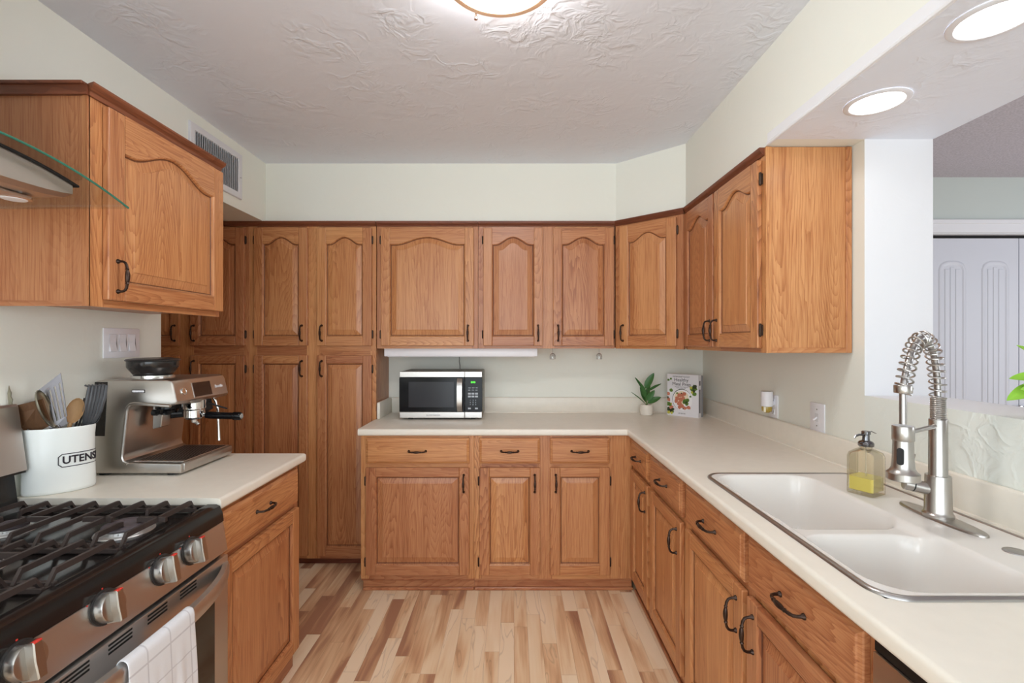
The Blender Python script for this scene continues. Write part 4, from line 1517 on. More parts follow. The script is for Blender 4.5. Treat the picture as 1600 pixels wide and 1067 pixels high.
r = thing('nylon_spatula', 'grey nylon slotted spatula behind the wooden spoon', 'utensil', (-1.45, 1.59, 0.94), GR)
m = MB()
qa = [px(116, 668, 1.588), px(127, 672, 1.592), px(143, 628, 1.615), px(131, 622, 1.612)]
nn = (qa[1] - qa[0]).cross(qa[3] - qa[0]).normalized()
for a, b in ((0, 0.24), (0.38, 0.62), (0.76, 1.0)):
    q = [qa[0] + (qa[1] - qa[0]) * a, qa[0] + (qa[1] - qa[0]) * b, qa[3] + (qa[2] - qa[3]) * b, qa[3] + (qa[2] - qa[3]) * a]
    vs = [p - nn * 0.0015 for p in q] + [p + nn * 0.0015 for p in q]
    m.add(vs, [(3, 2, 1, 0), (4, 5, 6, 7), (0, 1, 5, 4), (1, 2, 6, 5), (2, 3, 7, 6), (3, 0, 4, 7)])
q = [qa[3] + (qa[0] - qa[3]) * 0.12, qa[2] + (qa[1] - qa[2]) * 0.12, qa[2], qa[3]]
vs = [p - nn * 0.0015 for p in q] + [p + nn * 0.0015 for p in q]
m.add(vs, [(3, 2, 1, 0), (4, 5, 6, 7), (0, 1, 5, 4), (1, 2, 6, 5), (2, 3, 7, 6), (3, 0, 4, 7)])
m.build('head', 'grey_nylon', r)
m = MB(); m.tube([(qa[0] + qa[1]) / 2 + (qa[3] - qa[0]) * 0.05, (qa[0] + qa[1]) / 2, Vector((-1.50, 1.56, 1.02)), Vector((-1.52, 1.545, 0.945))], 0.005, 8); m.build('handle', 'grey_nylon', r)

r = thing('serrated_server', 'narrow grey-green serrated blade sticking up above the range backguard', 'utensil', (-1.50, 1.50, 0.94), GR)
m = MB()
ed = [(14, 603), (12, 615), (14, 636), (22, 637), (19, 630), (20, 625), (17, 620), (18, 614), (16, 610)]
q = [px(a, b, 1.452) for a, b in ed]
n6 = len(q)
vs = [p + Vector((0, -0.001, 0)) for p in q] + [p + Vector((0, 0.001, 0)) for p in q]
m.add(vs, [tuple(range(n6))[::-1], tuple(range(n6, 2 * n6))] + [(i, (i + 1) % n6, n6 + (i + 1) % n6, n6 + i) for i in range(n6)])
m.build('blade', 'olive_steel', r)
m = MB(); m.tube([px(17, 630, 1.452), px(19, 640, 1.469), Vector((-1.507, 1.535, 1.03)), Vector((-1.50, 1.545, 0.945))], [0.0025, 0.003, 0.005, 0.005], 8); m.build('handle', 'steel', r)

# ------------------------------------------------------------------ espresso machine
r = thing('espresso_machine', 'stainless espresso machine with a bean hopper and black portafilter', 'coffee machine', (-1.37, 1.865, CT))
EY0, EY1 = 1.712, 2.022
poly = [(-1.530, 0.922), (-1.206, 0.922), (-1.203, 0.930), (-1.204, 0.958), (-1.395, 0.961), (-1.409, 0.968), (-1.415, 0.982), (-1.414, 0.995), (-1.397, 1.150), (-1.393, 1.163),
        (-1.383, 1.173), (-1.368, 1.176), (-1.240, 1.167), (-1.224, 1.172), (-1.2185, 1.182), (-1.2330, 1.244), (-1.240, 1.256), (-1.253, 1.2615), (-1.500, 1.2595), (-1.512, 1.256), (-1.518, 1.244)]
m = MB(); m.prism(poly, EY0, EY1, 'xz', c=0.006, seg=3, smooth=True)
body = m.build('body', 'steel', r, angle=28)
# bright rolled lip around the side opening
inner = poly[4:13]
m = MB(); m.tube([(x - 0.003, EY0 + 0.002, z - (0.003 if i < 3 else 0)) for i, (x, z) in enumerate(inner)], 0.0065, 10)
m.build('opening_lip', 'steel', body)
m = MB()
for xx in (-1.50, -1.25):
    for yy in (EY0 + 0.03, EY1 - 0.03):
        m.cyl((xx, yy, CT), (xx, yy, 0.924), 0.020, 16)
m.build('feet', 'black_matte', r)
m = MB(); m.prism([(-1.529, 1.058), (-1.479, 1.058), (-1.468, 1.254), (-1.515, 1.254)], EY0 - 0.0012, EY0 + 0.004, 'xz', c=0.0008); m.build('water_tank', 'smoke_tank', r)
m = MB()
m.box(-1.382, -1.333, EY0 - 0.0010, EY0 + 0.002, 1.214, 1.226, c=0.001); sl = m.build('grind_slider', 'dark_plastic', r)
m = MB(); m.box(-1.379, -1.336, EY0 - 0.0025, EY0, 1.2165, 1.2235, c=0.001)
for i in range(4):
    m.box(-1.372 + i * 0.010, -1.370 + i * 0.010, EY0 - 0.0032, EY0, 1.2165, 1.2235)
m.build('slider_tab', 'white_plastic', sl)
# hopper
T = Matrix.Translation((-1.382, 1.815, 0))
m = MB(); m.lathe([(0.066, 1.258), (0.069, 1.262), (0.069, 1.272), (0.066, 1.274)], 48, M=T); hop = m.build('hopper_collar', 'chrome', r)
m = MB(); m.lathe([(0.060, 1.273), (0.063, 1.276), (0.080, 1.300), (0.082, 1.304), (0.0825, 1.326)], 48, M=T); m.build('bean_hopper', 'smoke_tank', r)
m = MB(); m.lathe([(0.0825, 1.325), (0.086, 1.327), (0.087, 1.330), (0.083, 1.334), (0.055, 1.338), (0.0005, 1.339)], 48, M=T, cap1=True); m.build('hopper_lid', 'dark_plastic', r)
# front of the head
hd0, hd1 = Vector((-1.2330, 0, 1.244)), Vector((-1.2185, 0, 1.182))
hz_ = (hd0 - hd1).normalized(); hn = Vector((0, 1, 0)).cross(hz_).normalized()
if hn.x < 0:
    hn = -hn


def on_head(y, f, w):
    p = hd1 + (hd0 - hd1) * f
    return Vector((p.x, y, p.z)) + hn * w


def head_patch(m, y0, y1, f0, f1, w0, w1):
    q = [(y0, f0), (y1, f0), (y1, f1), (y0, f1)]
    vs = [on_head(y, f, w0) for y, f in q] + [on_head(y, f, w1) for y, f in q]
    m.add(vs, [(3, 2, 1, 0), (4, 5, 6, 7), (0, 1, 5, 4), (1, 2, 6, 5), (2, 3, 7, 6), (3, 0, 4, 7)])


m = MB(); head_patch(m, 1.808, 1.918, 0.06, 0.98, -0.003, 0.0014); sb = m.build('screen_bezel', 'steel_nickel', r)
m = MB(); head_patch(m, 1.812, 1.914, 0.10, 0.95, 0, 0.0022); m.build('screen', 'screen_dark', sb)
HB = Matrix.Identity(4)
for i in range(3):
    HB[i][0], HB[i][1], HB[i][2] = (0, 1, 0)[i], hz_[i], hn[i]
p = on_head(1.757, 0.52, 0)
m = MB(Matrix.Translation(p) @ HB); m.lathe([(0.0135, -0.001), (0.0135, 0.004), (0.012, 0.005), (0.0095, 0.0052), (0.009, 0.004), (0.0005, 0.004)], 28, cap1=True); m.build('power_button', 'chrome', r)
vs, fs = text_geo('Breville', 0.017, 0.0003, True)
m = MB(Matrix.Translation(on_head(1.968, 0.55, 0.0006)) @ HB); m.add(vs, fs); m.build('lettering', 'paper_white', r)
m = MB()      # spout housing that bulges under the panel
m.prism([(1.775, 0), (1.80, -0.018), (1.85, -0.018), (1.875, 0)], -0.045, 0.0, 'xy', M=Matrix.Translation((-1.221, 0, 1.182)) @ Matrix(((0, 0, 1, 0), (1, 0, 0, 0), (0, 1, 0, 0), (0, 0, 0, 1))), c=0.003)
m.build('spout_hood', 'steel', r)
# under the head
m = MB(); T = Matrix.Translation((-1.300, 1.785, 0)); m.lathe([(0.042, 1.170), (0.042, 1.150), (0.030, 1.142), (0.026, 1.128)], 28, M=T); m.build('grinder_outlet', 'black_gloss', r)
m = MB(); m.tube([(-1.345, 1.785, 1.130), (-1.30, 1.76, 1.130), (-1.255, 1.785, 1.130), (-1.30, 1.81, 1.130)], 0.004, 8, closed=True); m.cyl((-1.36, 1.785, 1.132), (-1.345, 1.785, 1.132), 0.012, 12); m.build('grinder_cradle', 'black_matte', r)
m = MB(); T = Matrix.Translation((-1.285, 1.905, 0)); m.lathe([(0.040, 1.172), (0.040, 1.132), (0.036, 1.128)], 32, M=T); m.build('group_head', 'chrome', r)
m = MB(); m.lathe([(0.035, 1.128), (0.037, 1.125), (0.037, 1.098), (0.030, 1.090), (0.012, 1.086), (0.010, 1.076)], 32, M=T)
m.tube([(-1.292, 1.905, 1.08), (-1.275, 1.905, 1.074), (-1.268, 1.905, 1.066)], 0.007, 10)
m.cyl((-1.252, 1.905, 1.108), (-1.228, 1.905, 1.104), 0.009, 14)
pf = m.build('portafilter', 'chrome', r)
m = MB(); m.tube([(-1.238, 1.905, 1.105), (-1.236, 1.905, 1.105), (-1.225, 1.905, 1.104), (-1.17, 1.905, 1.102), (-1.13, 1.905, 1.101), (-1.126, 1.905, 1.101), (-1.102, 1.905, 1.100), (-1.098, 1.905, 1.100)],
                 [0.010, 0.0135, 0.0145, 0.0138, 0.0135, 0.0165, 0.0165, 0.014], 20); m.build('portafilter_handle', 'black_gloss', pf)
m = MB(); m.cyl((-1.0985, 1.905, 1.100), (-1.095, 1.905, 1.100), 0.0105, 20); m.build('handle_cap', 'chrome', pf)
m = MB(); m.prism([(-1.372, 1.176), (-1.330, 1.172), (-1.342, 1.075), (-1.374, 1.066)], 1.80, 1.845, 'xz', c=0.002); m.build('tamp_bracket', 'steel_nickel', r)
m = MB(); m.prism([(-1.394, 1.172), (-1.270, 1.165), (-1.262, 1.120), (-1.300, 1.096), (-1.401, 1.086)], 1.93, 1.99, 'xz', c=0.003); m.build('inner_housing', 'black_matte', r)
m = MB(); m.tube([(-1.262, 1.985, 1.168), (-1.250, 1.987, 1.150), (-1.243, 1.988, 1.12), (-1.241, 1.989, 1.06), (-1.238, 1.990, 0.992), (-1.2375, 1.990, 0.985)], [0.0055, 0.0055, 0.0052, 0.0050, 0.0050, 0.0062], 12); m.build('steam_wand', 'chrome', r)
m = MB(); m.tube([(-1.262, 1.955, 1.150), (-1.232, 1.96, 1.135), (-1.21, 1.965, 1.128), (-1.19, 1.965, 1.122)], [0.004, 0.0035, 0.0035, 0.003], 8); m.build('wand_lever', 'black_matte', r)
m = MB()
m.box(-1.394, -1.210, EY0 + 0.022, EY1 - 0.012, 0.9585, 0.9625, c=0.001)
dt = m.build('drip_tray', 'steel', r)
m = MB()
for i in range(15):
    xx = -1.384 + i * 0.0117
    m.box(xx, xx + 0.005, EY0 + 0.035, EY1 - 0.025, 0.9620, 0.9632)
m.build('tray_slots', 'gap_black', dt)
m = MB(); m.box(-1.2040, -1.1985, EY0 + 0.012, EY1 - 0.006, 0.929, 0.957, c=0.003, seg=2); m.build('tray_front', 'steel', dt)

# power lead drawn up behind the machine is hidden; the wall plates are not
def wall_plate(name, lab, cat, y0, y1, z0, z1, X, sgn, grp=None):
    r = thing(name, lab, cat, (X, (y0 + y1) / 2, (z0 + z1) / 2), grp)
    MB().box(X, X + sgn * 0.0055, y0, y1, z0, z1, c=0.0025, seg=2).build('cover_plate', 'white_plastic', r)
    return r


r = wall_plate('light_switch', 'white triple rocker switch above the coffee machine', 'switch', 1.790, 1.963, 1.336, 1.452, XL, 1)
for i in range(3):
    yc_ = 1.8305 + i * 0.046
    m = MB(); m.box(XL + 0.005, XL + 0.0062, yc_ - 0.0175, yc_ + 0.0175, 1.359, 1.429); sf = m.build('rocker_frame', 'vent_white', r)
    m = MB(); m.prism([(XL + 0.0055, 1.361), (XL + 0.0115, 1.361), (XL + 0.0062, 1.394), (XL + 0.0075, 1.427), (XL + 0.0055, 1.427)], yc_ - 0.0155, yc_ + 0.0155, 'xz', c=0.0006); m.build('rocker', 'white_plastic', sf)
r = wall_plate('light_switch', 'white single toggle switch plate just above the upstand, near the pass-through', 'switch', 1.976, 2.072, 1.013, 1.137, XR, -1)
m = MB(); m.box(XR - 0.0065, XR - 0.005, 2.012, 2.036, 1.058, 1.092, c=0.0005); t_ = m.build('toggle_slot', 'vent_white', r)
m = MB(); m.tube([(XR - 0.005, 2.024, 1.076), (XR - 0.022, 2.024, 1.064)], [0.0045, 0.0035], 10); m.build('toggle', 'white_plastic', t_)
m = MB()
for zz in (1.040, 1.110):
    m.lathe([(0.003, 0), (0.003, 0.0012), (0.001, 0.002)], 10, M=Matrix.Translation((XR - 0.0055, 2.024, zz)) @ Matrix.Rotation(-PI / 2, 4, 'Y'))
m.build('screws', 'rim_metal', r)
r = wall_plate('wall_outlet', 'white duplex outlet plate with a night light plugged in', 'outlet', 2.325, 2.405, 1.020, 1.134, XR, -1)
for zz in (1.050, 1.102):
    m = MB(); m.prism(rrect(2.350, 2.380, zz - 0.014, zz + 0.014, 0.008), XR - 0.0085, XR - 0.005, 'yz'); o_ = m.build('receptacle', 'white_plastic', r)
    m = MB(); m.box(XR - 0.009, XR - 0.0083, 2.3575, 2.3595, zz - 0.004, zz + 0.006); m.box(XR - 0.009, XR - 0.0083, 2.3705, 2.3725, zz - 0.004, zz + 0.006); m.box(XR - 0.009, XR - 0.0083, 2.363, 2.367, zz - 0.010, zz - 0.006); m.build('slots', 'print_black', o_)
r = thing('night_light', 'small night light with a white cylinder shade and amber base, in the outlet', 'night light', (1.256, 2.365, 1.09))
T = Matrix.Translation((1.256, 2.352, 0))
m = MB(); m.lathe([(0.0255, 1.150), (0.027, 1.152), (0.027, 1.080), (0.0255, 1.079), (0.022, 1.082)], 32, M=T); m.build('shade', 'white_plastic', r)
m = MB(); m.lathe([(0.026, 1.1502), (0.026, 1.1525), (0.0005, 1.1528)], 32, M=T); m.build('shade_cap', 'rim_metal', r)
m = MB(); m.lathe([(0.022, 1.081), (0.024, 1.070), (0.022, 1.056), (0.012, 1.048), (0.0005, 1.047)], 28, M=T, cap1=True); m.build('amber_base', 'gold_glass', r)
m = MB(); m.cyl((1.238, 2.338, 1.078), (1.238, 2.338, 1.052), 0.006, 12); m.build('bulb', 'bulb_cream', r)
m = MB(); m.cyl((1.2905, 2.365, 1.094), (1.268, 2.358, 1.090), 0.016, 20, c=0.003); m.build('plug', 'white_plastic', r)

# ------------------------------------------------------------------ microwave and its neighbours on the back counter
MX0, MX1, MY, MZ0, MZ1 = -0.711, -0.196, 2.936, 0.926, 1.2135
r = thing('microwave', 'black and stainless countertop microwave', 'microwave', ((MX0 + MX1) / 2, 3.06, CT))
MB().box(MX0 + 0.004, MX1 - 0.004, MY + 0.018, 3.232, MZ0, MZ1, c=0.005, seg=2).build('case', 'micro_case', r)
m = MB()
for xx in (MX0 + 0.06, MX1 - 0.06):
    for yy in (MY + 0.05, 3.19):
        m.cyl((xx, yy, CT), (xx, yy, MZ0 + 0.001), 0.016, 14)
m.build('feet', 'black_matte', r)
xs = -0.3055
d = MB().box(MX0, xs - 0.001, MY, MY + 0.018, 0.964, 1.178, c=0.002).build('door', 'black_gloss', r)
MB().box(-0.653, -0.372, MY - 0.0008, MY + 0.004, 0.992, 1.150, c=0.0003).build('window', 'micro_window', d)
for za, zb in ((1.1785, MZ1), (MZ0, 0.9635)):
    MB().box(MX0 + 0.002, xs - 0.001, MY - 0.001, MY + 0.018, za, zb, c=0.002).build('door_band', 'steel', d)
m = MB()
rings = []
for k in range(17):
    z = 0.966 + (1.172 - 0.966) * k / 16
    s = abs(2 * k / 16 - 1)
    w = 0.030 * (1 - s ** 5)
    rings.append([(-0.350, MY - w - 0.009, z), (-0.318, MY - w - 0.009, z), (-0.316, MY - w, z), (-0.352, MY - w, z)])
m.loft(rings, True, True, smooth=True)
m.build('handle', 'steel_nickel', d, angle=40)
cp = MB().box(xs + 0.001, MX1, MY, MY + 0.018, 0.964, 1.178, c=0.002).build('control_panel', 'black_gloss', r)
for za, zb in ((1.1785, MZ1), (MZ0, 0.9635)):
    MB().box(xs + 0.001, MX1 - 0.002, MY - 0.001, MY + 0.018, za, zb, c=0.002).build('panel_band', 'steel', cp)
MXZ = Matrix.Translation((0, MY - 0.0004, 0)) @ Matrix.Rotation(PI / 2, 4, 'X')
vs, fs = text_geo('8:00', 0.016, 0.0003, True)
m = MB(Matrix.Translation((-0.253, MY - 0.0004, 1.147)) @ Matrix.Rotation(PI / 2, 4, 'X')); m.add(vs, fs); m.build('display', 'led_green', cp)
m = MB()
for zz in (1.076, 1.059):
    for k in range(3):
        xx = -0.285 + k * 0.022
        m.box(xx, xx + 0.018, MY - 0.0012, MY + 0.001, zz - 0.005, zz + 0.006, c=0.0006)
for zz in (0.985,):
    for k in (0, 2):
        xx = -0.285 + k * 0.022
        m.box(xx, xx + 0.018, MY - 0.0012, MY + 0.001, zz - 0.005, zz + 0.005, c=0.0006)
m.build('buttons', 'button_grey', cp)
m = MB()
for k, (s, zz) in enumerate((('POP   POT   PIZ', 1.112), ('BEV   DIN   FRZ', 1.098))):
    vs, fs = text_geo(s, 0.0085, 0.0002, True)
    m.add(vs, fs, M=Matrix.Translation((-0.254, MY - 0.0003, zz)) @ Matrix.Rotation(PI / 2, 4, 'X'))
for k, s in enumerate(('1    2    3', '4    5    6', '7    8    9')):
    vs, fs = text_geo(s, 0.0105, 0.0002, True)
    m.add(vs, fs, M=Matrix.Translation((-0.2535, MY - 0.0003, 1.035 - k * 0.0135)) @ Matrix.Rotation(PI / 2, 4, 'X'))
m.build('keypad_print', 'button_grey', cp)
vs, fs = text_geo('BLACK+DECKER', 0.0115, 0.0002, True)
m = MB(Matrix.Translation((-0.500, MY - 0.0013, 0.9435)) @ Matrix.Rotation(PI / 2, 4, 'X')); m.add(vs, fs); m.build('lettering', 'print_grey', d)
tag(MB().tube([(-0.368, 3.20, 1.345), (-0.372, 3.18, 1.315), (-0.366, 3.19, 1.285), (-0.370, 3.215, 1.262), (-0.369, 3.236, 1.24), (-0.366, 3.244, 1.12), (-0.36, 3.245, 1.06)], 0.0022, 8).build('power_cord', 'black_matte'),
    'thin dark cord dropping behind the microwave from the under-cabinet light', 'cord')

r = thing('under_cabinet_light', 'long white light bar under the wall cabinet above the microwave', 'light', (-0.335, 3.03, 1.30))
MB().box(-0.818, 0.148, 2.985, 3.085, 1.306, 1.3585, c=0.004, seg=2).build('housing', 'white_plastic', r)
m = MB(); m.box(-0.80, 0.13, 2.995, 3.075, 1.302, 1.307, c=0.002); m.build('lens', 'white_plastic', r)

first = None
for (x, lab) in ((0.252, 'clear drop-shaped glass hanger under the cabinet, next to the light bar'), (0.554, 'clear drop-shaped glass hanger under the cabinet, above the small potted plant')):
    if first is None:
        first = thing('hanging_hook', lab, 'hook', (x, 3.08, 1.3595), 'clear hangers under the wall cabinets')
        m = MB(); m.tube([(x, 3.08, 1.3595), (x, 3.08, 1.322)], 0.0016, 8); m.build('rod', 'rim_metal', first)
        m = MB(); T = Matrix.Translation((x, 3.08, 0)); m.lathe([(0.002, 1.324), (0.010, 1.322), (0.017, 1.314), (0.0195, 1.302), (0.0185, 1.285), (0.0165, 1.2845), (0.0175, 1.302), (0.015, 1.312), (0.009, 1.319), (0.0005, 1.320)], 24, M=T); m.build('drop', 'clear_plastic', first)
        m = MB(); m.tube([(x - 0.0165, 3.08, 1.300), (x - 0.013, 3.08, 1.3165), (x, 3.08, 1.3225), (x + 0.013, 3.08, 1.3165), (x + 0.0165, 3.08, 1.300)], 0.0015, 6); m.build('wire', 'rim_metal', first)
    else:
        c = copy_tree(first); c.location = (x, 3.08, 1.3595); c['label'] = lab


# ------------------------------------------------------------------ plants
def leaf(m, base, tip, width, face, bend=0.15, fold=0.18, n=12, mi=0):
    """one leaf blade from base to tip: pointed oval with a folded midrib and a drooping tip"""
    base, tip = Vector(base), Vector(tip)
    ax = tip - base; L = ax.length; a = ax.normalized()
    f = Vector(face); f = (f - a * f.dot(a)).normalized()
    s_ = a.cross(f)
    rows = []
    for i in range(n + 1):
        t = i / n
        w = width * (math.sin(PI * min(1, t ** 0.8)) ** 0.75 if 0 < t < 1 else 0.0) + 0.0006
        c = base + ax * t + f * (bend * L * (math.sin(PI * t)))
        rows.append([c - s_ * w + f * fold * w, c - s_ * w * 0.5 + f * fold * w * 0.35, c, c + s_ * w * 0.5 + f * fold * w * 0.35, c + s_ * w + f * fold * w])
    th = 0.0006
    vs = []
    for rw in rows:
        vs += [p + f * th for p in rw]
    for rw in rows:
        vs += [p - f * th for p in rw]
    K = 5; NN = (n + 1) * K
    fs = []
    for i in range(n):
        for j in range(K - 1):
            fs.append((i * K + j, i * K + j + 1, (i + 1) * K + j + 1, (i + 1) * K + j))
            fs.append((NN + i * K + j, NN + (i + 1) * K + j, NN + (i + 1) * K + j + 1, NN + i * K + j + 1))
        fs.append((i * K, (i + 1) * K, NN + (i + 1) * K, NN + i * K))
        fs.append((i * K + K - 1, NN + i * K + K - 1, NN + (i + 1) * K + K - 1, (i + 1) * K + K - 1))
    m.add(vs, fs, smooth=True, mi=mi)


PD = 3.135
pc = px(1010, 646, PD)
r = thing('potted_plant', 'small green leafy plant in a white pot beside the cookbook', 'plant', (pc.x, PD, CT))
T = Matrix.Translation((pc.x, PD, 0))
m = MB(); m.lathe([(0.033, CT), (0.039, CT + 0.004), (0.0425, CT + 0.022), (0.042, CT + 0.045), (0.038, CT + 0.068), (0.036, CT + 0.070), (0.034, CT + 0.068), (0.036, CT + 0.05), (0.034, CT + 0.048)], 36, M=T, cap1=False)
m.build('pot', 'pot_white', r)
m = MB(); m.lathe([(0.0355, CT + 0.050), (0.0355, CT + 0.056), (0.02, CT + 0.060), (0.0005, CT + 0.060)], 24, M=T); m.build('soil', 'soil', r)
b0 = Vector((pc.x, PD, CT + 0.058))
m = MB()
specs = [((1008, 607), (1022, 583), 0.022, (-0.4, -0.8, 0.2), 0.02), ((1007, 612), (992, 590), 0.011, (0.4, -0.8, 0.4), 0.02), ((1008, 631), (986, 613), 0.0045, (0.3, -0.6, 0.7), 0.03),
         ((1013, 611), (1033, 600), 0.010, (-0.3, -0.6, 0.7), 0.03), ((1012, 630), (1033, 621), 0.020, (-0.2, -0.8, 0.6), 0.04), ((1010, 626), (1023, 610), 0.019, (0.1, -1, 0.2), 0.02),
         ((1009, 622), (1000, 598), 0.016, (0.2, -1, 0.2), 0.02), ((1009, 627), (1016, 596), 0.014, (0.1, 0.9, 0.3), 0.02), ((1011, 630), (1000, 605), 0.012, (-0.5, 0.7, 0.5), 0.05)]
m2 = MB()
for k, (a, b, w, f, bend) in enumerate(specs):
    da = PD - 0.004 - 0.002 * k if k < 7 else PD + 0.012
    pa = px(a[0], a[1], da); pb = px(b[0], b[1], da - 0.02 if k < 7 else da + 0.03)
    leaf(m, pa, pb, w, f, bend)
    m2.tube([b0 + Vector((0.004 * math.cos(k), 0.004 * math.sin(k), -0.004)), (b0 + pa) / 2 + Vector((0.002, 0, 0)), pa], 0.0016, 6)
m.build('leaves', 'leaf_deep', r)
m2.build('stems', 'stem_green', r)

# plant standing on the sill of the pass-through, mostly beyond the picture edge
SPX = Vector((1.435, 1.225, 1.20))
r = thing('sill_plant', 'bright green leafy plant on the white pass-through sill', 'plant', SPX)
T = Matrix.Translation((SPX.x, SPX.y, 0))
m = MB(); m.lathe([(0.038, 1.20), (0.044, 1.204), (0.055, 1.285), (0.056, 1.295), (0.052, 1.295), (0.050, 1.28)], 36, M=T, cap1=False); m.build('pot', 'pot_white', r)
m = MB(); m.lathe([(0.050, 1.276), (0.0495, 1.281), (0.0005, 1.284)], 24, M=T); m.build('soil', 'soil', r)
m = MB(); m2 = MB()
b0 = SPX + Vector((0, 0, 0.075))
tips = [(px(1573, 626, 1.23), 0.022, (0.1, -0.6, 1)), (px(1577, 592, 1.24), 0.017, (0.2, -0.7, 0.8)), (px(1594, 609, 1.20), 0.016, (0.5, -0.8, 0.2)),
        (SPX + Vector((0.05, 0.12, 0.16)), 0.024, (0, 0, 1)), (SPX + Vector((0.10, -0.05, 0.14)), 0.024, (0, 0, 1)), (SPX + Vector((-0.02, -0.12, 0.13)), 0.022, (0, 0, 1)),
        (SPX + Vector((0.02, 0.03, 0.22)), 0.022, (-1, 0, 0.3)), (SPX + Vector((-0.05, 0.08, 0.19)), 0.020, (0, -0.5, 1))]
for k, (tp, w, f) in enumerate(tips):
    d_ = tp - b0
    pa = b0 + d_ * 0.30 + Vector((0, 0, 0.018))
    leaf(m, pa, tp, w, f, 0.06)
    m2.tube([b0 + Vector((0.01 * math.cos(k * 2), 0.01 * math.sin(k * 2), -0.003)), b0 + d_ * 0.12 + Vector((0, 0, 0.018)), pa], 0.002, 6)
m.build('leaves', 'leaf_pale', r); m2.build('stems', 'stem_green', r)

# ------------------------------------------------------------------ cookbooks
BA = math.radians(-46)
bl = px(1042.5, 648, 3.150); bl.z = CT
ux = Vector((math.cos(BA), math.sin(BA), 0))


def book(name, lab, x_off, y_off, W, Hh, D, cover, pages, ang=BA):
    """local frame: u along the cover, v up, w towards the viewer"""
    u = Vector((math.cos(ang), math.sin(ang), 0))
    o = bl + u * x_off + Vector((0, 0, 1)).cross(u) * y_off
    F = frame(o, u)
    r = thing(name, lab, 'book', o, 'cookbooks on the counter')
    m = MB(F)
    m.box(0, W, 0, Hh, -0.0018, 0, c=0.0006); m.box(0, W, 0, Hh, -D, -D + 0.0018, c=0.0006)
    m.box(W - 0.0018, W, 0, Hh, -D, 0, c=0.0006)
    m.build('cover', cover, r)
    MB(F).box(0.003, W - 0.002, 0.003, Hh - 0.003, -D + 0.0018, -0.0018).build('pages', pages, r)
    return r, F


BW, BH = 0.214, 0.272
r, F = book('cookbook', 'white cookbook titled Healthy Meal Prep with a bowl of food on its cover', 0, 0, BW, BH, 0.036, 'paper_white', 'paper_white')


def disc(m, cx, cy, rx, ry, w0, w1, n=28, jag=0.0, mi=0, a0=0.0, clip=None):
    pts = []
    for i in range(n):
        a = 2 * PI * i / n
        k = 1 + random.uniform(-jag, jag)
        x, y = cx + rx * k * math.cos(a + a0), cy + ry * k * math.sin(a + a0)
        x = min(max(x, 0.001), BW - 0.001); y = min(max(y, 0.001), BH - 0.001)
        pts.append((x, y))
    m.prism(pts, w0, w1, 'xy', mi=mi)


m = MB(F)
disc(m, 0.104, 0.108, 0.067, 0.070, 0.0, 0.0003)
m.build('cover_bowl_rim_print', 'food_dark', r)
m = MB(F); disc(m, 0.106, 0.106, 0.066, 0.068, 0.0002, 0.0005); m.build('cover_bowl_print', 'plate_white', r)
m = MB(F); disc(m, 0.100, 0.120, 0.050, 0.044, 0.0004, 0.0006, jag=0.06); m.build('cover_rice_print', 'food_rice', r)
m = MB(F)
for (cx, cy, q) in ((0.085, 0.135, .015), (0.105, 0.140, .014), (0.072, 0.112, .016), (0.096, 0.108, .017), (0.112, 0.120, .013), (0.062, 0.095, .013), (0.085, 0.082, .016), (0.105, 0.068, .014), (0.122, 0.055, .012), (0.148, 0.060, .013), (0.086, 0.056, .012), (0.118, 0.148, .014),
                    (0.008, 0.140, .013), (0.010, 0.102, .014), (0.030, 0.052, .016)):
    disc(m, cx, cy, q, q * 0.9, 0.0005, 0.0008, 12, 0.2)
m.build('cover_salmon_print', 'food_salmon', r)
m = MB(F)
for (cx, cy, q) in ((0.128, 0.100, .018), (0.142, 0.108, .014), (0.135, 0.085, .014), (0.118, 0.092, .011), (0.008, 0.072, .016), (0.022, 0.070, .012), (0.028, 0.165, .013), (0.186, 0.190, .020), (0.175, 0.180, .016), (0.186, 0.150, .014), (0.010, 0.232, .008), (0.026, 0.240, .008), (0.040, 0.025, .008), (0.16, 0.132, .007), (0.07, 0.148, .007)):
    disc(m, cx, cy, q, q * 0.9, 0.0006, 0.0009, 14, 0.22)
m.build('cover_greens_print', 'food_green', r)
m = MB(F)
for (cx, cy, q) in ((0.190, 0.196, .014), (0.184, 0.168, .010), (0.008, 0.040, .013), (0.026, 0.028, .012), (0.040, 0.040, .010), (0.134, 0.094, .006), (0.100, 0.150, .004), (0.112, 0.050, .004), (0.005, 0.115, .007)):
    disc(m, cx, cy, q, q, 0.0008, 0.0011, 12, 0.25)
m.build('cover_dark_greens_print', 'food_dark', r)
m = MB(F)
for (cx, cy, q) in ((0.165, 0.190, .009), (0.172, 0.160, .008), (0.012, 0.018, .010), (0.032, 0.016, .008), (0.030, 0.076, .006)):
    disc(m, cx, cy, q, q, 0.0009, 0.0012, 12, 0.2)
m.build('cover_lime_print', 'food_yellow', r)
m = MB(F)
for s, sz, x, y, bold in (('DOWNSHIFTOLOGY', 0.0125, 0.098, 0.256, False), ('Healthy', 0.0315, 0.098, 0.235, False), ('Meal Prep', 0.0315, 0.100, 0.208, False), ('LISA BRYAN', 0.0095, 0.102, 0.018, False)):
    vs, fs = text_geo(s, sz, 0.0002, bold)
    m.add([(v.x + x, v.y + y, v.z + 0.0004) for v in vs], fs)
for y, w in ((0.194, 0.075), (0.187, 0.06)):
    pass
vs, fs = text_geo('100+ make-ahead recipes and\nquick-assembly meals', 0.0075, 0.0002)
m.add([(v.x + 0.098, v.y + 0.187, v.z + 0.0004) for v in vs], fs)
m.build('cover_lettering', 'print_black', r)
m = MB(F)
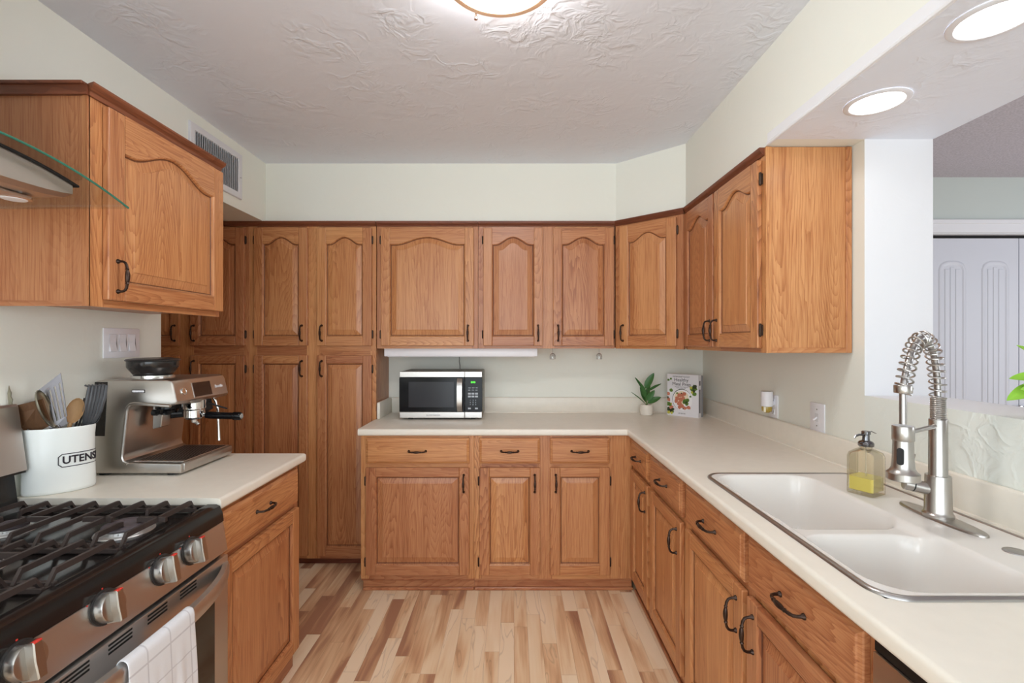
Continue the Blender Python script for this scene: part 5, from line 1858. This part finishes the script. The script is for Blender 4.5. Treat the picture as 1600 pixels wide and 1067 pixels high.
for v0, v1 in ((0.205, 0.235), (0.03, 0.18)):
    m.box(BW - 0.0002, BW + 0.0004, v0, v1, -0.026, -0.012)
m.build('spine_print', 'print_black', r)
r2, F2 = book('cookbook', 'grey-spined book standing behind the white cookbook', 0.010, 0.0365, 0.198, 0.266, 0.042, 'paper_grey', 'paper_white')

# ------------------------------------------------------------------ sink
r = thing('kitchen_sink', 'white double-bowl drop-in sink with a metal rim', 'sink', ((SX0 + SX1) / 2, (SY0 + SY1) / 2, 0.74))
ZD = CT + 0.005


def rr_in(x, y, x0, x1, y0, y1, rad):
    """distance inside a rounded rectangle (positive inside)"""
    cx, cy = (x0 + x1) / 2, (y0 + y1) / 2
    qx, qy = abs(x - cx) - (x1 - x0) / 2 + rad, abs(y - cy) - (y1 - y0) / 2 + rad
    return -(math.hypot(max(qx, 0), max(qy, 0)) + min(max(qx, qy), 0) - rad)


def smooth(t):
    t = min(1, max(0, t)); return t * t * (3 - 2 * t)


def wall(d):
    """depth fraction over the distance from the bowl's lip: rounded lip, steep wall, rounded foot"""
    if d <= 0:
        return 0.0
    return smooth(d / 0.046) ** 1.0


BX0, BX1 = SX0 + 0.024, 1.052


def sink_z(x, y):
    far = rr_in(x, y, BX0, BX1, 1.258, SY1 - 0.024, 0.075)
    near = rr_in(x, y, BX0, BX1, SY0 + 0.024, 1.225, 0.085)
    both = rr_in(x, y, BX0, BX1, SY0 + 0.024, SY1 - 0.024, 0.080)
    dp = 0.018 * smooth(both / 0.030)
    f1, f2 = wall(far), wall(near)
    dp += (0.165 * f1 + 0.010 * smooth((far - 0.03) / 0.12)) if f1 > 0 else 0
    dp += (0.175 * f2 + 0.010 * smooth((near - 0.03) / 0.14)) if f2 > 0 else 0
    return ZD - dp


def warp(a0, a1, cuts, fine, coarse):
    """sample positions: fine steps near the bowl edges"""
    out = [a0]
    a = a0
    while a < a1 - 1e-6:
        near = min(abs(a - c) for c in cuts)
        st = fine if near < 0.062 else coarse
        a = min(a1, a + st)
        out.append(a)
    return out


gx = warp(SX0 + 0.004, SX1 - 0.004, (BX0 + 0.02, BX1 - 0.02), 0.0045, 0.012)
gy = warp(SY0 + 0.004, SY1 - 0.004, (SY0 + 0.044, 1.205, 1.278, SY1 - 0.044), 0.0045, 0.014)
m = MB()
keep = {}
vs = []
for i, x in enumerate(gx):
    for j, y in enumerate(gy):
        if rr_in(x, y, SX0 + 0.003, SX1 - 0.003, SY0 + 0.003, SY1 - 0.003, 0.058) >= -0.0001:
            keep[i, j] = len(vs); vs.append((x, y, sink_z(x, y)))
fs = []
for i in range(len(gx) - 1):
    for j in range(len(gy) - 1):
        q = [keep.get(k) for k in ((i, j), (i + 1, j), (i + 1, j + 1), (i, j + 1))]
        if None not in q:
            fs.append(tuple(q))
        elif q.count(None) == 1:
            fs.append(tuple(k for k in q if k is not None))
m.add(vs, fs, smooth=True)
m.build('bowls', 'porcelain', r, angle=180)
m = MB()
rings = []
for d_, z in ((-0.002, CT + 0.0005), (-0.001, CT + 0.004), (0.003, CT + 0.0075), (0.008, CT + 0.0075), (0.0115, CT + 0.0052), (0.0125, CT + 0.003)):
    rings.append([(x, y, z) for x, y in rrect(SX0 + d_, SX1 - d_, SY0 + d_, SY1 - d_, 0.060 - d_, 10)])
m.loft(rings, False, False)
m.build('rim', 'rim_metal', r, angle=50)
for (yy, zz) in ((1.495, sink_z(0.88, 1.495)), (1.06, sink_z(0.88, 1.06))):
    T = Matrix.Translation((0.88, yy, zz))
    m = MB(); m.lathe([(0.044, 0.0), (0.043, 0.003), (0.036, 0.002), (0.030, -0.006), (0.0005, -0.008)], 32, M=T, cap0=False, cap1=True); m.build('drain', 'steel_nickel', r)
m = MB(); T = Matrix.Translation((1.146, 1.082, ZD)); m.lathe([(0.0225, -0.0005), (0.0225, 0.002), (0.020, 0.0035), (0.0005, 0.004)], 32, M=T, cap1=True); m.build('hole_cover', 'rim_metal', r)

# ------------------------------------------------------------------ faucet
FX, FY = 1.1535, 1.288
r = thing('faucet', 'brushed nickel spring-neck kitchen faucet with pull-down spray head', 'faucet', (FX, FY, ZD))
m = MB()
rings = []
for d_, z in ((0.0, ZD), (0.0, ZD + 0.004), (0.002, ZD + 0.0065), (0.006, ZD + 0.0075)):
    pts = []
    for i in range(48):
        a = 2 * PI * i / 48
        c_, s_ = math.cos(a), math.sin(a)
        pts.append((FX + 0.002 + (0.031 - d_) * math.copysign(abs(c_) ** 0.85, c_), FY - 0.004 + (0.128 - d_) * math.copysign(abs(s_) ** 0.9, s_), z))
    rings.append(pts)
m.loft(rings, True, True)
m.build('base_plate', 'steel_nickel', r, angle=40)
T = Matrix.Translation((FX, FY, ZD))
m = MB(); m.lathe([(0.034, 0.006), (0.0345, 0.014), (0.032, 0.017), (0.030, 0.022), (0.0285, 0.115), (0.0275, 0.118), (0.0215, 0.118), (0.0208, 0.120), (0.0205, 0.268), (0.0195, 0.270), (0.010, 0.270)], 40, M=T)
m.build('column', 'steel_nickel', r, angle=40)
col_top = ZD + 0.270
m = MB()
for k in range(11):
    z = col_top + 0.004 + k * 0.0052
    m.tube([(FX + 0.0148 * math.cos(2 * PI * i / 24), FY + 0.0148 * math.sin(2 * PI * i / 24), z) for i in range(24)], 0.0028, 8, closed=True)
m.cyl((FX, FY, col_top - 0.001), (FX, FY, col_top + 0.06), 0.0125, 20)
m.build('close_coil', 'steel_nickel', r)
# neck path: up from the column, over, and down to the collar
HD = Vector((0.990, 1.205, 0))
z0 = col_top + 0.058
dirh = Vector((HD.x - FX, HD.y - FY, 0))
ctrl = [(0.0, z0), (-0.03, z0 + 0.05), (0.0, z0 + 0.085), (0.16, z0 + 0.128), (0.36, z0 + 0.158), (0.56, z0 + 0.158), (0.76, z0 + 0.128), (0.90, z0 + 0.080), (0.98, z0 + 0.040), (1.0, z0 + 0.018)]
ctrl[1] = (0.02, z0 + 0.045)
ctrl[2] = (0.075, z0 + 0.090)


def catmull(P, n=14):
    out = []
    for i in range(len(P) - 1):
        p0 = P[max(0, i - 1)]; p1 = P[i]; p2 = P[i + 1]; p3 = P[min(len(P) - 1, i + 2)]
        for k in range(n):
            t = k / n
            out.append(0.5 * ((2 * p1) + (p2 - p0) * t + (2 * p0 - 5 * p1 + 4 * p2 - p3) * t * t + (3 * p1 - p0 - 3 * p2 + p3) * t ** 3))
    out.append(P[-1])
    return out


path = catmull([Vector((FX + dirh.x * s, FY + dirh.y * s, z)) for s, z in ctrl])
m = MB(); m.tube(path + [Vector((HD.x, HD.y, 1.19))], 0.0082, 14); m.build('hose', 'rim_metal', r)
# helical spring around the hose
L = [0.0]
for a, b in zip(path[:-1], path[1:]):
    L.append(L[-1] + (b - a).length)
turns = 21
side = Vector((-dirh.y, dirh.x, 0)).normalized()
pts = []
NS = turns * 20
for k in range(NS + 1):
    s = L[-1] * k / NS
    i = max(i for i in range(len(L)) if L[i] <= s + 1e-9)
    i = min(i, len(path) - 2)
    f = (s - L[i]) / max(1e-9, L[i + 1] - L[i])
    p = path[i].lerp(path[i + 1], f)
    t = (path[i + 1] - path[i]).normalized()
    n1 = side.cross(t).normalized()
    a = 2 * PI * turns * k / NS
    pts.append(p + (side * math.cos(a) + n1 * math.sin(a)) * 0.0178)
m = MB(); m.tube(pts, 0.0023, 7); m.build('spring', 'steel_nickel', r)
T = Matrix.Translation((HD.x, HD.y, 0))
m = MB(); m.lathe([(0.0185, 1.289), (0.0195, 1.287), (0.0195, 1.271), (0.0185, 1.269)], 32, M=T); m.build('spring_collar', 'steel_nickel', r)
m = MB(); m.lathe([(0.0225, 1.186), (0.0235, 1.184), (0.0235, 1.150), (0.0225, 1.148)], 36, M=T)
m.build('holder_ring', 'steel_nickel', r)
m = MB(); m.tube([Vector((FX, FY, 1.172)) - dirh * 0.05, Vector((HD.x, HD.y, 1.166)) - dirh.normalized() * -0.022 * -1], 0.0058, 12)
a_ = Vector((FX, FY, 1.172)) - dirh.normalized() * 0.018
m.tube([a_, a_ - dirh.normalized() * 0.014], 0.004, 10); m.tube([a_ - dirh.normalized() * 0.012, a_ - dirh.normalized() * 0.024], 0.0062, 12)
m.build('holder_arm', 'steel_nickel', r)
m = MB(); m.lathe([(0.0205, 1.152), (0.0215, 1.149), (0.0225, 1.105), (0.0245, 1.080), (0.0290, 1.071), (0.0352, 1.066), (0.0355, 1.050), (0.0335, 1.048), (0.010, 1.049)], 40, M=T, cap1=True)
sh = m.build('spray_head', 'steel_nickel', r, angle=40)
bd = Vector((-0.80, -0.60, 0))
Bm = Matrix.Identity(4)
ex = Vector((0, 0, 1)).cross(bd)
for i in range(3):
    Bm[i][0], Bm[i][1], Bm[i][2], Bm[i][3] = ex[i], (0, 0, 1)[i], bd[i], (HD.x, HD.y, 1.110)[i]
m = MB(Bm); m.prism(rrect(-0.0075, 0.0075, -0.022, 0.022, 0.007), 0.0150, 0.0245, 'xy', c=0.002); m.build('spray_button', 'black_matte', sh)
m = MB()
la = Vector((FX, FY, ZD + 0.075)); ld = Vector((-0.93, 0.30, 0.18)).normalized()
m.tube([la + ld * 0.020, la + ld * 0.056, la + ld * 0.0565], [0.0165, 0.0165, 0.015], 24)
m.tube([la + ld * 0.059, la + ld * 0.078, la + ld * 0.0785], [0.0165, 0.0165, 0.014], 24)
m.tube([la + ld * 0.066, la + ld * 0.066 + Vector((0.010, 0.010, 0.03)), la + ld * 0.062 + Vector((0.04, 0.035, 0.075))], [0.0035, 0.003, 0.0026], 10)
lv = m.build('lever', 'steel_nickel', r)
m = MB(); m.tube([la + ld * 0.0563, la + ld * 0.0592], 0.0168, 24); m.build('lever_seal', 'black_matte', lv)

# ------------------------------------------------------------------ soap dispenser
sp = px(1357, 758, 1.50)
SPX_, SPY_ = 1.115, 1.500
r = thing('soap_dispenser', 'square glass soap bottle, part full of yellow soap, with a chrome pump', 'soap dispenser', (SPX_, SPY_, ZD))
R0 = Matrix.Translation((SPX_, SPY_, ZD)) @ Matrix.Rotation(math.radians(28), 4, 'Z')


def sq(h, rad, z, n=5):
    return [(x, y, z) for x, y in rrect(-h, h, -h, h, rad, n)]


m = MB(R0)
m.loft([sq(0.036, 0.006, 0.0005), sq(0.039, 0.008, 0.003), sq(0.039, 0.008, 0.118), sq(0.036, 0.010, 0.130), sq(0.026, 0.018, 0.139), sq(0.018, 0.0175, 0.143), sq(0.0175, 0.0172, 0.156),
        sq(0.0145, 0.0142, 0.156), sq(0.0145, 0.0142, 0.142), sq(0.024, 0.018, 0.135), sq(0.034, 0.010, 0.126), sq(0.0355, 0.008, 0.115), sq(0.0355, 0.007, 0.014), sq(0.030, 0.006, 0.011)], True, True)
m.build('bottle', 'bottle_glass', r, angle=50)
m = MB(R0); m.loft([sq(0.0298, 0.006, 0.0113), sq(0.0352, 0.007, 0.0145), sq(0.0352, 0.007, 0.055)], True, True, smooth=False); m.build('liquid_soap', 'soap_liquid', r)
m = MB(R0)
m.lathe([(0.0205, 0.150), (0.0215, 0.152), (0.0215, 0.160), (0.018, 0.165), (0.011, 0.168), (0.0100, 0.172), (0.0098, 0.186), (0.0125, 0.188), (0.0125, 0.196), (0.010, 0.198)], 32)
pump = m.build('pump', 'dark_chrome', r)
MB(R0).cyl((0, 0, 0.152), (0, 0, 0.02), 0.0025, 10).build('dip_tube', 'clear_plastic', pump)
Rw = Matrix.Translation((SPX_, SPY_, ZD))
m = MB(Rw); m.tube([(-0.010, -0.002, 0.186), (-0.026, -0.006, 0.187), (-0.040, -0.010, 0.184), (-0.044, -0.011, 0.178)], [0.0035, 0.0035, 0.0032, 0.003], 10); m.build('spout', 'dark_chrome', r)
m = MB(Rw); m.tube([(0.008, 0.002, 0.193), (0.022, 0.006, 0.195), (0.034, 0.010, 0.190), (0.042, 0.012, 0.187)], [0.0022, 0.0018, 0.0014, 0.001], 8); m.build('wire_clip', 'dark_chrome', r)

# ------------------------------------------------------------------ dishwasher
r = thing('dishwasher', 'stainless dishwasher under the counter beside the sink cabinet', 'dishwasher', (0.96, 0.56, 0))
MB().box(0.672, XR - 0.03, 0.262, 0.855, 0.08, 0.868).build('tub', 'black_matte', r)
dd = MB().box(0.645, 0.672, 0.264, 0.853, 0.11, 0.845, c=0.004, seg=2).build('door', 'steel', r)
MB().box(0.650, 0.672, 0.264, 0.853, 0.8455, 0.868).build('control_strip', 'black_gloss', r)
m = MB(); m.tube([(0.645, 0.30, 0.79), (0.612, 0.305, 0.79), (0.608, 0.33, 0.79), (0.608, 0.79, 0.79), (0.612, 0.815, 0.79), (0.645, 0.82, 0.79)], 0.009, 12); m.build('handle', 'steel_nickel', dd)
MB().box(0.70, 0.72, 0.262, 0.855, 0.0, 0.085).build('toe_panel', 'black_matte', r)
